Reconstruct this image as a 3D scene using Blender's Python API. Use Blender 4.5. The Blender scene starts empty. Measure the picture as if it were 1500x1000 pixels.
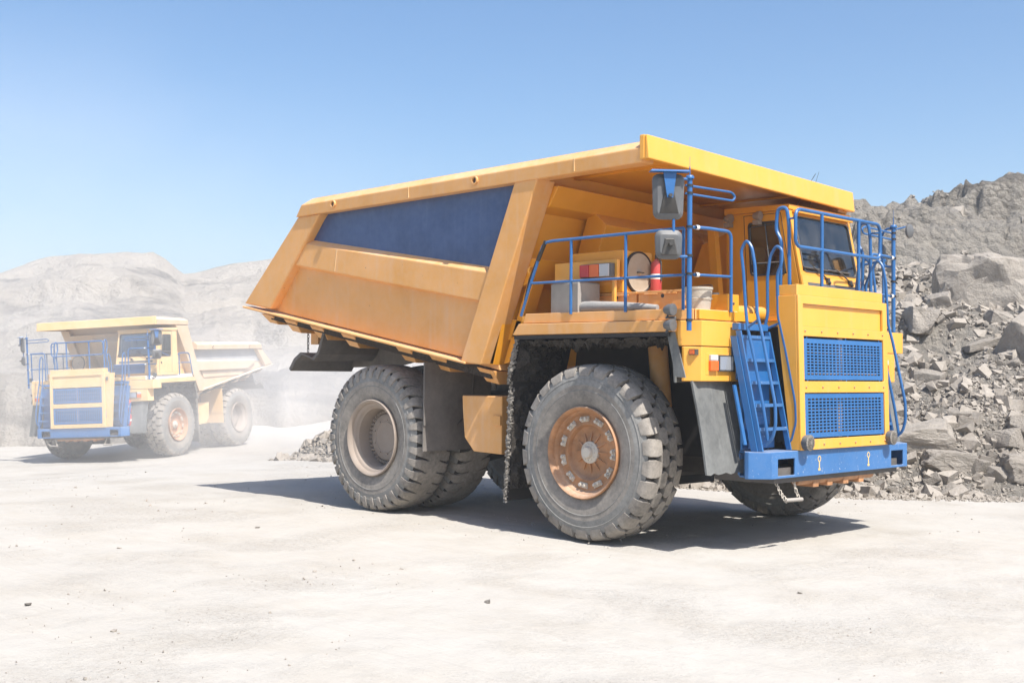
import bpy, bmesh, math, random
import numpy as np
from mathutils import Vector, Matrix, Euler
R_ = math.radians
random.seed(7)
SC = bpy.context.scene
COL = SC.collection
# ------------------------------------------------------------------ mesh builder
class MB:
    def __init__(s): s.v = []; s.f = []; s.m = []; s.sm = []
    def add(s, vs, fs, mi=0, sm=False):
        o = len(s.v); s.v += [tuple(map(float, p)) for p in vs]
        for f in fs: s.f.append([i + o for i in f]); s.m.append(mi); s.sm.append(sm)
        return s
    def hexa(s, p, mi=0):
        return s.add(p, [(0,3,2,1),(4,5,6,7),(0,1,5,4),(1,2,6,5),(2,3,7,6),(3,0,4,7)], mi)
    def box(s, x0, x1, y0, y1, z0, z1, mi=0):
        return s.hexa([(x0,y0,z0),(x1,y0,z0),(x1,y1,z0),(x0,y1,z0),(x0,y0,z1),(x1,y0,z1),(x1,y1,z1),(x0,y1,z1)], mi)
    def loft(s, a, b, mi=0, sm=False):
        n = len(a)
        return s.add(list(a) + list(b), [tuple(range(n))[::-1], tuple(range(n, 2*n))] + [(i, (i+1) % n, n + (i+1) % n, n + i) for i in range(n)], mi, sm)
    def prism(s, poly, y0, y1, mi=0, poly2=None):
        return s.loft([(x, y0, z) for x, z in poly], [(x, y1, z) for x, z in (poly2 or poly)], mi)
    def prismz(s, poly, z0, z1, mi=0): return s.loft([(x, y, z0) for x, y in poly], [(x, y, z1) for x, y in poly], mi)
    def prismx(s, poly, x0, x1, mi=0): return s.loft([(x0, y, z) for y, z in poly], [(x1, y, z) for y, z in poly], mi)
    def tube(s, pts, r, n=8, mi=0, fil=0, seg=5, closed=False, r2=None):
        if fil: pts = fillet(pts, fil, seg)
        P = [Vector(p) for p in pts]; k = len(P)
        T = []
        for i in range(k):
            a = P[(i-1) % k] if (closed or i > 0) else P[i]
            b = P[(i+1) % k] if (closed or i < k-1) else P[i]
            t = (b - a); T.append(t.normalized() if t.length > 1e-9 else Vector((0,0,1)))
        u = T[0].orthogonal().normalized(); vs = []; fs = []
        for i in range(k):
            u = (u - T[i]*u.dot(T[i])); u = u.normalized() if u.length > 1e-6 else T[i].orthogonal().normalized()
            w = T[i].cross(u)
            rr = r if r2 is None else r + (r2 - r)*i/(k-1)
            for j in range(n):
                a = 2*math.pi*j/n; vs.append(P[i] + (u*math.cos(a) + w*math.sin(a))*rr)
        for i in range(k if closed else k-1):
            i2 = (i+1) % k
            for j in range(n): fs.append((i*n+j, i*n+(j+1) % n, i2*n+(j+1) % n, i2*n+j))
        s.add(vs, fs, mi, True)
        if not closed: s.add(vs[:n], [tuple(range(n))[::-1]], mi); s.add(vs[-n:], [tuple(range(n))], mi)
        return s
    def lathe(s, prof, c=(0,0,0), axis='y', n=24, mi=0, sgn=1):
        # prof: (radius, offset along axis)
        vs = []; fs = []; k = len(prof)
        for r, w in prof:
            for j in range(n):
                a = 2*math.pi*j/n; p, q = max(r, 1e-4)*math.cos(a), max(r, 1e-4)*math.sin(a)
                d = {'y': (p, sgn*w, q), 'x': (sgn*w, p, q), 'z': (p, q, sgn*w)}[axis]
                vs.append((c[0]+d[0], c[1]+d[1], c[2]+d[2]))
        for i in range(k-1):
            for j in range(n): fs.append((i*n+j, i*n+(j+1) % n, (i+1)*n+(j+1) % n, (i+1)*n+j))
        return s.add(vs, fs, mi, True)
    def cyl(s, a, b, r, n=14, mi=0, r2=None): return s.tube([a, b], r, n, mi, r2=r2)
    def sphere(s, c, rad, n=10, mi=0):
        rad = (rad,)*3 if isinstance(rad, (int, float)) else rad
        vs = []; fs = []
        for i in range(n+1):
            t = math.pi*i/n
            for j in range(2*n):
                p = math.pi*j/n; vs.append((c[0]+rad[0]*math.sin(t)*math.cos(p), c[1]+rad[1]*math.sin(t)*math.sin(p), c[2]+rad[2]*math.cos(t)))
        for i in range(n):
            for j in range(2*n): fs.append((i*2*n+j, i*2*n+(j+1) % (2*n), (i+1)*2*n+(j+1) % (2*n), (i+1)*2*n+j))
        return s.add(vs, fs, mi, True)
    def plate(s, us, vs_, holes, fn, t, mi=0):
        """grid plate with omitted cells; fn(u, v, w) -> 3-D point; thickness t towards -w"""
        nu, nv = len(us)-1, len(vs_)-1
        solid = lambda i, j: 0 <= i < nu and 0 <= j < nv and (i, j) not in holes
        V = []; F = []; idx = {}
        def vid(i, j, k):
            if (i, j, k) not in idx: idx[(i, j, k)] = len(V); V.append(fn(us[i], vs_[j], -t*k))
            return idx[(i, j, k)]
        for i in range(nu):
            for j in range(nv):
                if not solid(i, j): continue
                F.append([vid(i,j,0), vid(i+1,j,0), vid(i+1,j+1,0), vid(i,j+1,0)])
                F.append([vid(i,j,1), vid(i,j+1,1), vid(i+1,j+1,1), vid(i+1,j,1)])
                for di, dj, e in ((-1,0,((0,0),(0,1))), (1,0,((1,0),(1,1))), (0,-1,((0,0),(1,0))), (0,1,((0,1),(1,1)))):
                    if not solid(i+di, j+dj):
                        (a, b), (c, d) = e
                        F.append([vid(i+a,j+b,0), vid(i+c,j+d,0), vid(i+c,j+d,1), vid(i+a,j+b,1)])
        return s.add(V, F, mi)
    def mesh(s, name, mats):
        me = bpy.data.meshes.new(name)
        me.from_pydata(s.v, [], s.f)
        for m in (mats if isinstance(mats, (list, tuple)) else [mats]): me.materials.append(m)
        me.polygons.foreach_set('material_index', s.m); me.polygons.foreach_set('use_smooth', s.sm)
        bm = bmesh.new(); bm.from_mesh(me); bmesh.ops.recalc_face_normals(bm, faces=bm.faces); bm.to_mesh(me); bm.free()
        if any(s.sm): me.set_sharp_from_angle(angle=R_(40))
        me.update(); return me
    def build(s, name, mats, parent=None, bevel=0, loc=None):
        o = bpy.data.objects.new(name, s.mesh(name, mats)); COL.objects.link(o)
        if loc is not None: o.location = loc
        if parent is not None: o.parent = parent
        if bevel:
            b = o.modifiers.new('bevel', 'BEVEL'); b.width = bevel; b.segments = 2; b.limit_method = 'ANGLE'; b.angle_limit = R_(38)
        return o
def fillet(pts, r, n=5):
    P = [Vector(p) for p in pts]; out = [P[0]]
    for i in range(1, len(P)-1):
        a, b, c = P[i-1], P[i], P[i+1]
        d1, d2 = (a-b), (c-b); k = min(r, d1.length*.49, d2.length*.49)
        p, q = b + d1.normalized()*k, b + d2.normalized()*k
        for j in range(n+1):
            t = j/n; out.append(p*(1-t)**2 + b*2*t*(1-t) + q*t*t)
    return out + [P[-1]]
def tag(o, label=None, cat=None, group=None, kind=None):
    for k, v in (('label', label), ('category', cat), ('group', group), ('kind', kind)):
        if v: o[k] = v
    return o
def empty(name, loc=(0,0,0), parent=None):
    o = bpy.data.objects.new(name, None); COL.objects.link(o); o.location = loc
    o.empty_display_size = .3
    if parent is not None: o.parent = parent
    return o
# ------------------------------------------------------------------ materials
def nt(name):
    m = bpy.data.materials.new(name); m.use_nodes = True; t = m.node_tree
    for n in list(t.nodes): t.nodes.remove(n)
    return m, t, (lambda k, **kw: _node(t, k, kw)), t.links.new
def _node(t, k, kw):
    n = t.nodes.new(k)
    for a, b in kw.items():
        if a.startswith('i_'): n.inputs[a[2:].replace('_', ' ')].default_value = b
        else: setattr(n, a, b)
    return n
def ramp(N, L, src, stops):
    r = N('ShaderNodeValToRGB'); e = r.color_ramp.elements
    while len(e) < len(stops): e.new(.5)
    for k, (p, c) in enumerate(stops):
        e[k].position = p; e[k].color = (c, c, c, 1) if isinstance(c, (int, float)) else (*c, 1)
    L(src, r.inputs['Fac']); return r.outputs['Color']
def mixc(N, L, f, a, b):
    m = N('ShaderNodeMix', data_type='RGBA')
    for i, x in ((0, f), (6, a), (7, b)):
        if isinstance(x, (int, float)): m.inputs[i].default_value = x
        elif isinstance(x, tuple): m.inputs[i].default_value = (*x, 1)
        else: L(x, m.inputs[i])
    return m.outputs[2]
def math_(N, L, op, a, b=0.0, clamp=False):
    m = N('ShaderNodeMath', operation=op); m.use_clamp = clamp
    for i, x in enumerate((a, b)):
        if isinstance(x, (int, float)): m.inputs[i].default_value = x
        else: L(x, m.inputs[i])
    return m.outputs[0]
DUST = (.50, .45, .38)
def surface(name, base, rough=.5, metal=0, dust=.2, updust=.3, dustcol=DUST, vary=.12, chips=0, chipcol=(.12,.06,.03), bump=.0, bscale=60, nscale=1.3, spec=.5, coat=0, streak=0, chipscale=11.0):
    m, t, N, L = nt(name)
    tc = N('ShaderNodeTexCoord').outputs['Object']
    n1 = N('ShaderNodeTexNoise', i_Scale=nscale, i_Detail=8.0, i_Roughness=.62); L(tc, n1.inputs['Vector'])
    n2 = N('ShaderNodeTexNoise', i_Scale=nscale*9, i_Detail=8.0, i_Roughness=.7); L(tc, n2.inputs['Vector'])
    dk = tuple(c*(1-vary*2.2) for c in base); lt = tuple(min(1, c*(1+vary)) for c in base)
    col = mixc(N, L, ramp(N, L, n1.outputs['Fac'], [(.3, 0), (.7, 1)]), dk, lt)
    if streak:
        mp = N('ShaderNodeMapping'); mp.inputs['Scale'].default_value = (7, 7, .5); L(tc, mp.inputs['Vector'])
        n4 = N('ShaderNodeTexNoise', i_Scale=1.0, i_Detail=6.0, i_Roughness=.6); L(mp.outputs[0], n4.inputs['Vector'])
        col = mixc(N, L, math_(N, L, 'MULTIPLY', ramp(N, L, n4.outputs['Fac'], [(.52, 0), (.75, 1)]), streak), col, dustcol)
    # dust
    geo = N('ShaderNodeNewGeometry'); sx = N('ShaderNodeSeparateXYZ'); L(geo.outputs['Normal'], sx.inputs[0])
    up = math_(N, L, 'MULTIPLY', math_(N, L, 'MAXIMUM', sx.outputs['Z'], 0.0), updust)
    nz = ramp(N, L, math_(N, L, 'ADD', math_(N, L, 'MULTIPLY', n1.outputs['Fac'], .5), math_(N, L, 'MULTIPLY', n2.outputs['Fac'], .5)), [(.35, 0), (.66, 1)])
    d = math_(N, L, 'MULTIPLY', math_(N, L, 'ADD', math_(N, L, 'MULTIPLY', nz, .9), .35), math_(N, L, 'ADD', up, dust), clamp=True)
    col = mixc(N, L, d, col, dustcol)
    if chips:
        n3 = N('ShaderNodeTexNoise', i_Scale=float(chipscale), i_Detail=10.0, i_Roughness=.75); L(tc, n3.inputs['Vector'])
        col = mixc(N, L, ramp(N, L, n3.outputs['Fac'], [(.70-chips, 0), (.73-chips, 1)]), col, chipcol)
    b = N('ShaderNodeBsdfPrincipled', i_Metallic=metal); b.inputs['Specular IOR Level'].default_value = spec
    L(col, b.inputs['Base Color'])
    L(math_(N, L, 'ADD', math_(N, L, 'MULTIPLY', d, .45), rough, clamp=True), b.inputs['Roughness'])
    if coat: b.inputs['Coat Weight'].default_value = coat; b.inputs['Coat Roughness'].default_value = .15
    if bump:
        nb = N('ShaderNodeTexNoise', i_Scale=float(bscale), i_Detail=6.0, i_Roughness=.65); L(tc, nb.inputs['Vector'])
        bp = N('ShaderNodeBump', i_Strength=bump, i_Distance=.02); L(nb.outputs['Fac'], bp.inputs['Height']); L(bp.outputs[0], b.inputs['Normal'])
    o = N('ShaderNodeOutputMaterial'); L(b.outputs[0], o.inputs['Surface'])
    return m
def glass_mat(name, tint=(.62,.7,.74), gloss=.05):
    m, t, N, L = nt(name)
    tr = N('ShaderNodeBsdfTransparent'); tr.inputs[0].default_value = (*tint, 1)
    gl = N('ShaderNodeBsdfGlossy'); gl.inputs['Roughness'].default_value = .03
    fr = N('ShaderNodeFresnel', i_IOR=1.5); mx = N('ShaderNodeMixShader')
    tc = N('ShaderNodeTexCoord').outputs['Object']; n = N('ShaderNodeTexNoise', i_Scale=5.0, i_Detail=6.0); L(tc, n.inputs['Vector'])
    df = N('ShaderNodeBsdfDiffuse'); df.inputs[0].default_value = (*DUST, 1)
    L(math_(N, L, 'ADD', fr.outputs[0], gloss, clamp=True), mx.inputs[0]); L(tr.outputs[0], mx.inputs[1]); L(gl.outputs[0], mx.inputs[2])
    m2 = N('ShaderNodeMixShader'); L(math_(N, L, 'MULTIPLY', ramp(N, L, n.outputs['Fac'], [(.35, 0), (.8, 1)]), .07), m2.inputs[0]); L(mx.outputs[0], m2.inputs[1]); L(df.outputs[0], m2.inputs[2])
    o = N('ShaderNodeOutputMaterial'); L(m2.outputs[0], o.inputs['Surface'])
    return m
def earth(name, cols, scale=.6, bump=.6, bdist=.05, strata=0, fine=30, vor=0, speck=0):
    """rock / soil: mixed tones, fine grain, optional strata bands and pebble cells"""
    m, t, N, L = nt(name)
    tc = N('ShaderNodeTexCoord').outputs['Object']
    n1 = N('ShaderNodeTexNoise', i_Scale=scale, i_Detail=9.0, i_Roughness=.6); L(tc, n1.inputs['Vector'])
    n2 = N('ShaderNodeTexNoise', i_Scale=scale*fine, i_Detail=8.0, i_Roughness=.7); L(tc, n2.inputs['Vector'])
    col = mixc(N, L, ramp(N, L, n1.outputs['Fac'], [(.32, 0), (.68, 1)]), cols[0], cols[1])
    col = mixc(N, L, math_(N, L, 'MULTIPLY', ramp(N, L, n2.outputs['Fac'], [(.42, 0), (.72, 1)]), .55), col, cols[2])
    if strata:
        mp = N('ShaderNodeMapping'); mp.inputs['Scale'].default_value = (.035, .035, strata); mp.inputs['Rotation'].default_value = (.05, -.04, 0); L(tc, mp.inputs['Vector'])
        ns = N('ShaderNodeTexNoise', i_Scale=1.0, i_Detail=7.0, i_Roughness=.66, i_Distortion=.3); L(mp.outputs[0], ns.inputs['Vector'])
        col = mixc(N, L, math_(N, L, 'MULTIPLY', ramp(N, L, ns.outputs['Fac'], [(.54, 0), (.62, 1), (.68, .2)]), .8), col, cols[3])
    if speck:
        n5 = N('ShaderNodeTexNoise', i_Scale=scale*60, i_Detail=3.0, i_Roughness=.6); L(tc, n5.inputs['Vector'])
        col = mixc(N, L, math_(N, L, 'MULTIPLY', ramp(N, L, n5.outputs['Fac'], [(.66, 0), (.70, 1)]), speck), col, cols[3])
    b = N('ShaderNodeBsdfPrincipled', i_Roughness=.95); b.inputs['Specular IOR Level'].default_value = .15
    L(col, b.inputs['Base Color'])
    h = math_(N, L, 'ADD', math_(N, L, 'MULTIPLY', n2.outputs['Fac'], 1.0), math_(N, L, 'MULTIPLY', n1.outputs['Fac'], 1.5))
    if vor:
        v = N('ShaderNodeTexVoronoi', i_Scale=float(vor)); L(tc, v.inputs['Vector'])
        h = math_(N, L, 'SUBTRACT', h, math_(N, L, 'MULTIPLY', v.outputs['Distance'], .8))
    bp = N('ShaderNodeBump', i_Strength=bump, i_Distance=bdist); L(h, bp.inputs['Height']); L(bp.outputs[0], b.inputs['Normal'])
    o = N('ShaderNodeOutputMaterial'); L(b.outputs[0], o.inputs['Surface'])
    return m
YEL = (.80, .335, .010)
M = dict(
    yellow=surface('yellow_paint', YEL, .42, dust=.045, updust=.25, chips=.0, vary=.05, coat=.2),
    yellow_front=surface('clean_yellow_paint', (.82, .375, .03), .38, dust=.07, updust=.2, vary=.03, coat=.25, streak=.12),
    body=surface('dusty_orange_paint', (.78, .34, .035), .48, dust=.35, updust=.3, dustcol=(.66,.47,.34), vary=.07, chips=.03, coat=.1, streak=.30),
    pale=surface('sun_bleached_yellow_paint', (.80, .47, .13), .55, dust=.5, updust=.4, dustcol=(.66,.54,.40), vary=.08, chips=.015),
    palebody=surface('dust_caked_orange_paint', (.66, .42, .20), .6, dust=.7, updust=.5, dustcol=(.55,.46,.36), vary=.1, chips=.03, streak=.2),
    blue=surface('blue_paint', (.009, .125, .35), .36, dust=.04, updust=.12, vary=.06, chips=.02, chipcol=(.35,.36,.38), coat=.2),
    blue_rail=surface('blue_rail_paint', (.007, .108, .31), .35, dust=.04, updust=.12, vary=.06, chips=.005, chipcol=(.3,.3,.3)),
    bumper=surface('dusty_blue_paint', (.010, .135, .37), .42, dust=.10, updust=.35, vary=.07, chips=.085, chipscale=26, chipcol=(.45,.47,.50)),
    navy=surface('navy_panel_paint', (.010, .042, .15), .35, dust=.22, updust=.2, dustcol=(.20,.26,.37), vary=.12, streak=.12, coat=.15),
    greypanel=surface('dusty_blue_grey_panel', (.26, .29, .33), .6, dust=.4, updust=.3, vary=.1),
    rubber=surface('dusty_rubber', (.115, .115, .11), .75, dust=.65, updust=.05, dustcol=(.36,.345,.315), vary=.15, bump=.12, bscale=45, spec=.25, nscale=2.2),
    tan_wall=surface('tan_dusty_sidewall', (.11,.105,.10), .8, dust=.7, updust=.05, dustcol=(.40,.355,.30), vary=.12, bump=.1, bscale=45, spec=.2, nscale=2.0),
    groove=surface('shaded_tread_groove', (.045,.04,.036), .9, dust=.22, updust=0, dustcol=(.2,.175,.15), vary=.2, spec=.1),  # rubber darkened to stand in for shade between the lugs, little dust
    disc=surface('tan_cover', (.33,.25,.16), .6, dust=.35, vary=.12),
    tread=surface('dusty_tread_rubber', (.10, .09, .08), .85, dust=.7, updust=.0, dustcol=(.43,.385,.33), vary=.15, bump=.15, bscale=45, spec=.2, nscale=2.4),
    flap=surface('grey_rubber_flap', (.085, .087, .085), .7, dust=.26, updust=.1, dustcol=(.4,.4,.37), vary=.2, bump=.1, bscale=50, streak=.25, spec=.3),
    rimdust=surface('dusty_rim_paint', (.32, .245, .185), .6, dust=.5, updust=.2, dustcol=(.33,.285,.245), vary=.12),
    rimrust=surface('rusty_orange_rim', (.46, .17, .03), .55, dust=.28, updust=.5, dustcol=(.46,.38,.30), vary=.26, chips=.05, nscale=3.4),
    bolt=surface('dusty_steel_bolt', (.62, .56, .47), .55, metal=.2, dust=.35, vary=.1),
    dark=surface('dark_greasy_steel', (.02, .017, .015), .7, dust=.15, updust=.2, dustcol=(.09,.078,.066), vary=.2),
    steel=surface('grimy_frame_steel', (.085, .075, .065), .7, dust=.3, updust=.2, dustcol=(.22,.19,.16), vary=.2),
    guard=surface('grey_steel_guard', (.11, .10, .09), .7, dust=.4, dustcol=(.30,.265,.23), vary=.2),
    mud=earth('caked_mud', [(.055,.047,.040), (.085,.075,.064), (.13,.115,.10), (.05,.045,.04)], scale=5, bump=1.0, bdist=.06, fine=6),
    mudlit=earth('sunlit_dried_mud_edge', [(.30,.27,.23), (.40,.365,.32), (.10,.09,.075), (.10,.09,.075)], scale=14, bump=1.0, bdist=.03, fine=4),  # lit copy of the caked mud, sunlight put into its paler colour
    rustedge=surface('rusty_worn_edge', (.13,.06,.03), .8, dust=.3, vary=.25),
    black=surface('black_plastic', (.02,.02,.02), .5, dust=.1, vary=.1),
    greyplastic=surface('grey_plastic', (.085,.09,.095), .45, dust=.09, updust=.1, vary=.1),
    mirror=surface('mirror_glass', (.8,.8,.8), .03, metal=1, dust=.03, updust=0, vary=0),
    orange=surface('orange_lens', (.75,.13,.012), .2, dust=.04, vary=.05),
    red=surface('red_lens', (.55,.02,.02), .2, dust=.05, vary=.05),
    redpaint=surface('red_paint', (.50,.03,.03), .35, dust=.1, vary=.05),
    white=surface('white_lens', (.5,.5,.5), .2, dust=.1, vary=.05),
    whitepaint=surface('white_paint', (.78,.77,.74), .5, dust=.1, vary=.05),
    chrome=surface('lamp_reflector', (.50,.52,.55), .12, metal=.5, dust=.1, vary=.02),
    cloth=surface('grey_canvas', (.27,.275,.28), .9, dust=.3, vary=.15, bump=.3, bscale=25),
    card=surface('weathered_board', (.30,.275,.245), .85, dust=.22, updust=.1, vary=.12),
    bucket=surface('cement_bucket', (.42,.38,.31), .8, dust=.4, vary=.1, bump=.3, bscale=30),
    tan=surface('tan_radiator_bar', (.5,.27,.12), .7, dust=.3, vary=.2),
    yelmark=surface('yellow_stencil', (.75,.5,.15), .7, dust=.2, vary=.1, chips=.1, chipcol=(.05,.15,.4)),
    skin=surface('skin', (.5,.27,.19), .5, dust=0, updust=0, vary=.06),
    work=surface('dark_work_jacket', (.03,.035,.05), .85, dust=.05, vary=.2),
    hair=surface('dark_hair', (.02,.014,.01), .7, dust=0, vary=.2),
    seat=surface('grey_seat_fabric', (.12,.12,.125), .85, dust=.1, vary=.1),
    glass=glass_mat('window_glass', (.74,.80,.84), .10), glassd=glass_mat('dark_window_glass', (.66,.69,.70), .04),
)
HAZE = .0011; SUN = 4.7; SKY = .115; EXPO = .68
DUSTS = [((-24, 5.5, 1.2), (11, 9, 4.0), .06, 'thin pale dust hanging round the distant truck'),
         ((-21, 12, .6), (12, 9, 4.6), .09, 'thick pale dust plume trailing behind the distant truck'),
         ((-7.5, -.2, -.1), (6.5, 3.6, 1.3), .06, 'faint low dust round the rear wheels of the near truck'),
         ((-62, 8, 6), (38, 46, 25), .009, 'wide veil of drifting dust over the pale hills on the left')]
# ------------------------------------------------------------------ wheels (local: axis y, outer side +w -> y = sgn*w)
def carcass(rt):
    half = [(.25,.50),(.285,.555),(.308,.66),(.312,.76),(.300,.86),(.275,.915),(.2,rt-.008),(.1,rt)]
    return [(r, w) for w, r in half] + [(r, -w) for w, r in half[::-1]]
def lay_carcass(mb, rt, n, sgn):
    pr = carcass(rt); h = len(pr)//2
    mb.lathe(pr[:4], n=n, mi=2, sgn=sgn); mb.lathe(pr[3:6], n=n, mi=0, sgn=sgn); mb.lathe(pr[5:-5], n=n, mi=3, sgn=sgn); mb.lathe(pr[-6:-3], n=n, mi=0, sgn=sgn); mb.lathe(pr[-4:], n=n, mi=2, sgn=sgn)
def block(mb, rows, th, sgn, base, mi=0, grow=1.12):
    """rows of (w, r, half_theta, theta_shift); lug standing on the carcass"""
    top = []; bot = []
    for k, (w, r, h, s) in enumerate(rows):
        side = abs(w) > .285
        wb = w - math.copysign(.035, w) if side else w
        rb = r - .01 if side else base
        for T, hh, ww, rr in ((top, h, w, r), (bot, h*grow, wb, rb)):
            for e in (-1, 1):
                a = th + s + e*hh; T.append((rr*math.sin(a), sgn*ww, rr*math.cos(a)))
    n = len(rows); V = top + bot; F = []
    for k in range(n-1):
        a = 2*k; F.append((a, a+1, a+3, a+2)); b = 2*n
        F += [(a, a+2, b+a+2, b+a), (a+1, b+a+1, b+a+3, a+3)]
    F += [(0, 2*n, 2*n+1, 1), (2*n-2, 2*n-1, 4*n-1, 4*n-2)]
    mb.add(V, F, mi)
def make_tyre(kind, sgn):
    mb = MB()
    if kind == 'block':
        N = 26; p = 2*math.pi/N; base = .922
        lay_carcass(mb, .926, 104, sgn)
        for i in range(N):
            for sd in (-1, 1):
                th = i*p + (0 if sd > 0 else p*.5)
                jit = (random.random()-.5)*.012
                block(mb, [(sd*.118,.996,.20*p,.0),(sd*.150,.996,.34*p,jit),(sd*.20,.990,.40*p,jit),(sd*.268,.972,.40*p,0),(sd*.296,.935,.375*p,0),(sd*.303,.865,.31*p,0)], th, sgn, base, 1)
                th2 = i*p + (p*.5 if sd > 0 else 0)
                block(mb, [(sd*.010,.999,.27*p,0),(sd*.055,.999,.405*p,0),(sd*.085,.998,.395*p,0),(sd*.140,.994,.23*p,0)], th2, sgn, base, 1, 1.08)
    else:
        N = 36; p = 2*math.pi/N; base = .945
        lay_carcass(mb, .95, 108, sgn)
        mb.lathe([(.95,.10),(.992,.085),(.996,0),(.992,-.085),(.95,-.10)], n=108, mi=1, sgn=sgn)
        for i in range(N):
            for sd in (-1, 1):
                th = i*p + (0 if sd > 0 else p*.5)
                block(mb, [(sd*.082,.992,.44*p,.25*p*sd),(sd*.14,.990,.425*p,.16*p*sd),(sd*.20,.985,.40*p,.05*p*sd),(sd*.268,.968,.35*p,0),(sd*.300,.93,.28*p,0),(sd*.318,.855,.23*p,0),(sd*.316,.805,.17*p,0)], th, sgn, base, 1, 1.06)
    # sidewall rings
    for sd in (-1, 1):
        mb.tube([(.70*math.cos(a), sgn*sd*.309, .70*math.sin(a)) for a in np.linspace(0, 2*math.pi, 72, endpoint=False)], .006, 5, 0, closed=True)
        mb.tube([(.83*math.cos(a), sgn*sd*.303, .83*math.sin(a)) for a in np.linspace(0, 2*math.pi, 80, endpoint=False)], .006, 5, 0, closed=True)
    return mb.mesh('tyre', [M['rubber'], M['tread'], M['tan_wall'], M['groove']])
def ringpts(n, r, off=0): return [(off + 2*math.pi*i/n) for i in range(n)]
def make_rim_front(sgn):
    mb = MB()
    mb.lathe([(.50,.20),(.512,.285),(.520,.310),(.510,.322),(.494,.312),(.478,.285),(.470,.255),(.455,.245),(.44,.22),(.432,.205),(.40,.198),(.365,.196),(.345,.205),(.315,.205),(.305,.19),(.295,.15),(.27,.135),(.18,.135),(.11,.155),(.10,.16)], n=64, sgn=sgn)
    return mb.mesh('rim', [M['rimrust']])
def make_bolts_front(sgn):
    mb = MB()
    for a in (0.0,):
        for da in (-.085, .085):
            x, z = .375*math.cos(a+da), .375*math.sin(a+da)
            mb.lathe([(.026,.19),(.026,.225),(.019,.23),(.019,.248),(0,.25)], c=(x,0,z), n=6, sgn=sgn)
        c, s = math.cos(a), math.sin(a)
        q = lambda r, d: (r*c - d*s, r*s + d*c)
        pts = [q(.345,-.055), q(.345,.055), q(.405,.065), q(.405,-.065)]
        mb.loft([(x, sgn*.195, z) for x, z in pts], [(x, sgn*.213, z) for x, z in pts])
    return mb.mesh('wheel_clamp', [M['bolt']])
def make_hub_front(sgn):
    mb = MB()
    mb.lathe([(.112,.13),(.112,.185),(.10,.195),(.072,.20),(.066,.235),(.058,.245),(0,.247)], n=10, mi=1, sgn=sgn)
    mb.lathe([(.125,.14),(.125,.18),(.118,.186),(.10,.186)], n=28, mi=1, sgn=sgn)
    for a in ringpts(12, 0):
        c, s = math.cos(a), math.sin(a); q = lambda r, d: (r*c - d*s, r*s + d*c)
        A = [(*q(.12,-.008), .175), (*q(.12,.008), .175), (*q(.24,.008), .137), (*q(.24,-.008), .137)]
        mb.loft([(x, sgn*.13, z) for x, z, w in A], [(x, sgn*w, z) for x, z, w in A], 0)
        x, z = .09*math.cos(a), .09*math.sin(a)
        mb.lathe([(.008,.18),(.008,.205),(0,.206)], c=(x,0,z), n=6, mi=1, sgn=sgn)
    return mb.mesh('hub', [M['rimrust'], M['bolt']])
def make_rim_rear(sgn):
    mb = MB()
    mb.lathe([(.50,.20),(.510,.285),(.518,.310),(.508,.322),(.490,.314),(.474,.288),(.466,.262),(.455,.255),(.440,.250),(.426,.235),(.418,.215),(.400,.20),(.392,.15),(.388,-.02),(.30,-.03)], n=64, sgn=sgn)
    return mb.mesh('rim', [M['rimdust']])
def make_hub_rear(sgn):
    mb = MB()
    mb.lathe([(.385,-.025),(.37,-.02),(.345,-.02),(.318,-.015),(.318,.035),(.30,.05),(.22,.052),(.215,.06),(.205,.06),(.2,.053),(0,.055)], n=48, sgn=sgn)
    for a in ringpts(9, 0): mb.lathe([(.011,.05),(.011,.068),(0,.069)], c=(.235*math.cos(a),0,.235*math.sin(a)), n=6, sgn=sgn)
    return mb.mesh('hub', [M['rimdust']])
def make_bolts_rear(sgn):
    mb = MB()
    for a in (0.0,):
        mb.lathe([(.024,-.02),(.024,.03),(.015,.034),(.015,.05),(0,.052)], c=(.347*math.cos(a),0,.347*math.sin(a)), n=6, sgn=sgn)
    return mb.mesh('wheel_nut', [M['rimdust']])
TM = {}
for sg in (-1, 1):
    TM['block', sg] = make_tyre('block', sg); TM['lug', sg] = make_tyre('lug', sg)
    TM['front', sg] = (make_rim_front(sg), make_bolts_front(sg), make_hub_front(sg))
    TM['rear', sg] = (make_rim_rear(sg), make_bolts_rear(sg), make_hub_rear(sg))
def add_wheel(root, x, s, yc, axle, tread, outer=True):
    face = s if outer else -s
    rim, bolts, hub = TM[axle, face]
    w = bpy.data.objects.new('wheel', rim); COL.objects.link(w); w.parent = root; w.location = (x, s*yc, 1.0)
    w.rotation_euler = (0, random.uniform(-.1, .1) if (x == 0 and s < 0) else random.uniform(-3, 3), 0)
    for n, me in (('tyre', TM[tread, face]), ('hub', hub)):
        c = bpy.data.objects.new(n, me); COL.objects.link(c); c.parent = w
    if outer:
        k = 11 if axle == 'front' else 36
        for i in range(k):
            c = bpy.data.objects.new('wheel_clamp' if axle == 'front' else 'wheel_nut', bolts); COL.objects.link(c); c.parent = w; c.rotation_euler.y = 2*math.pi*i/k
    return w
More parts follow.
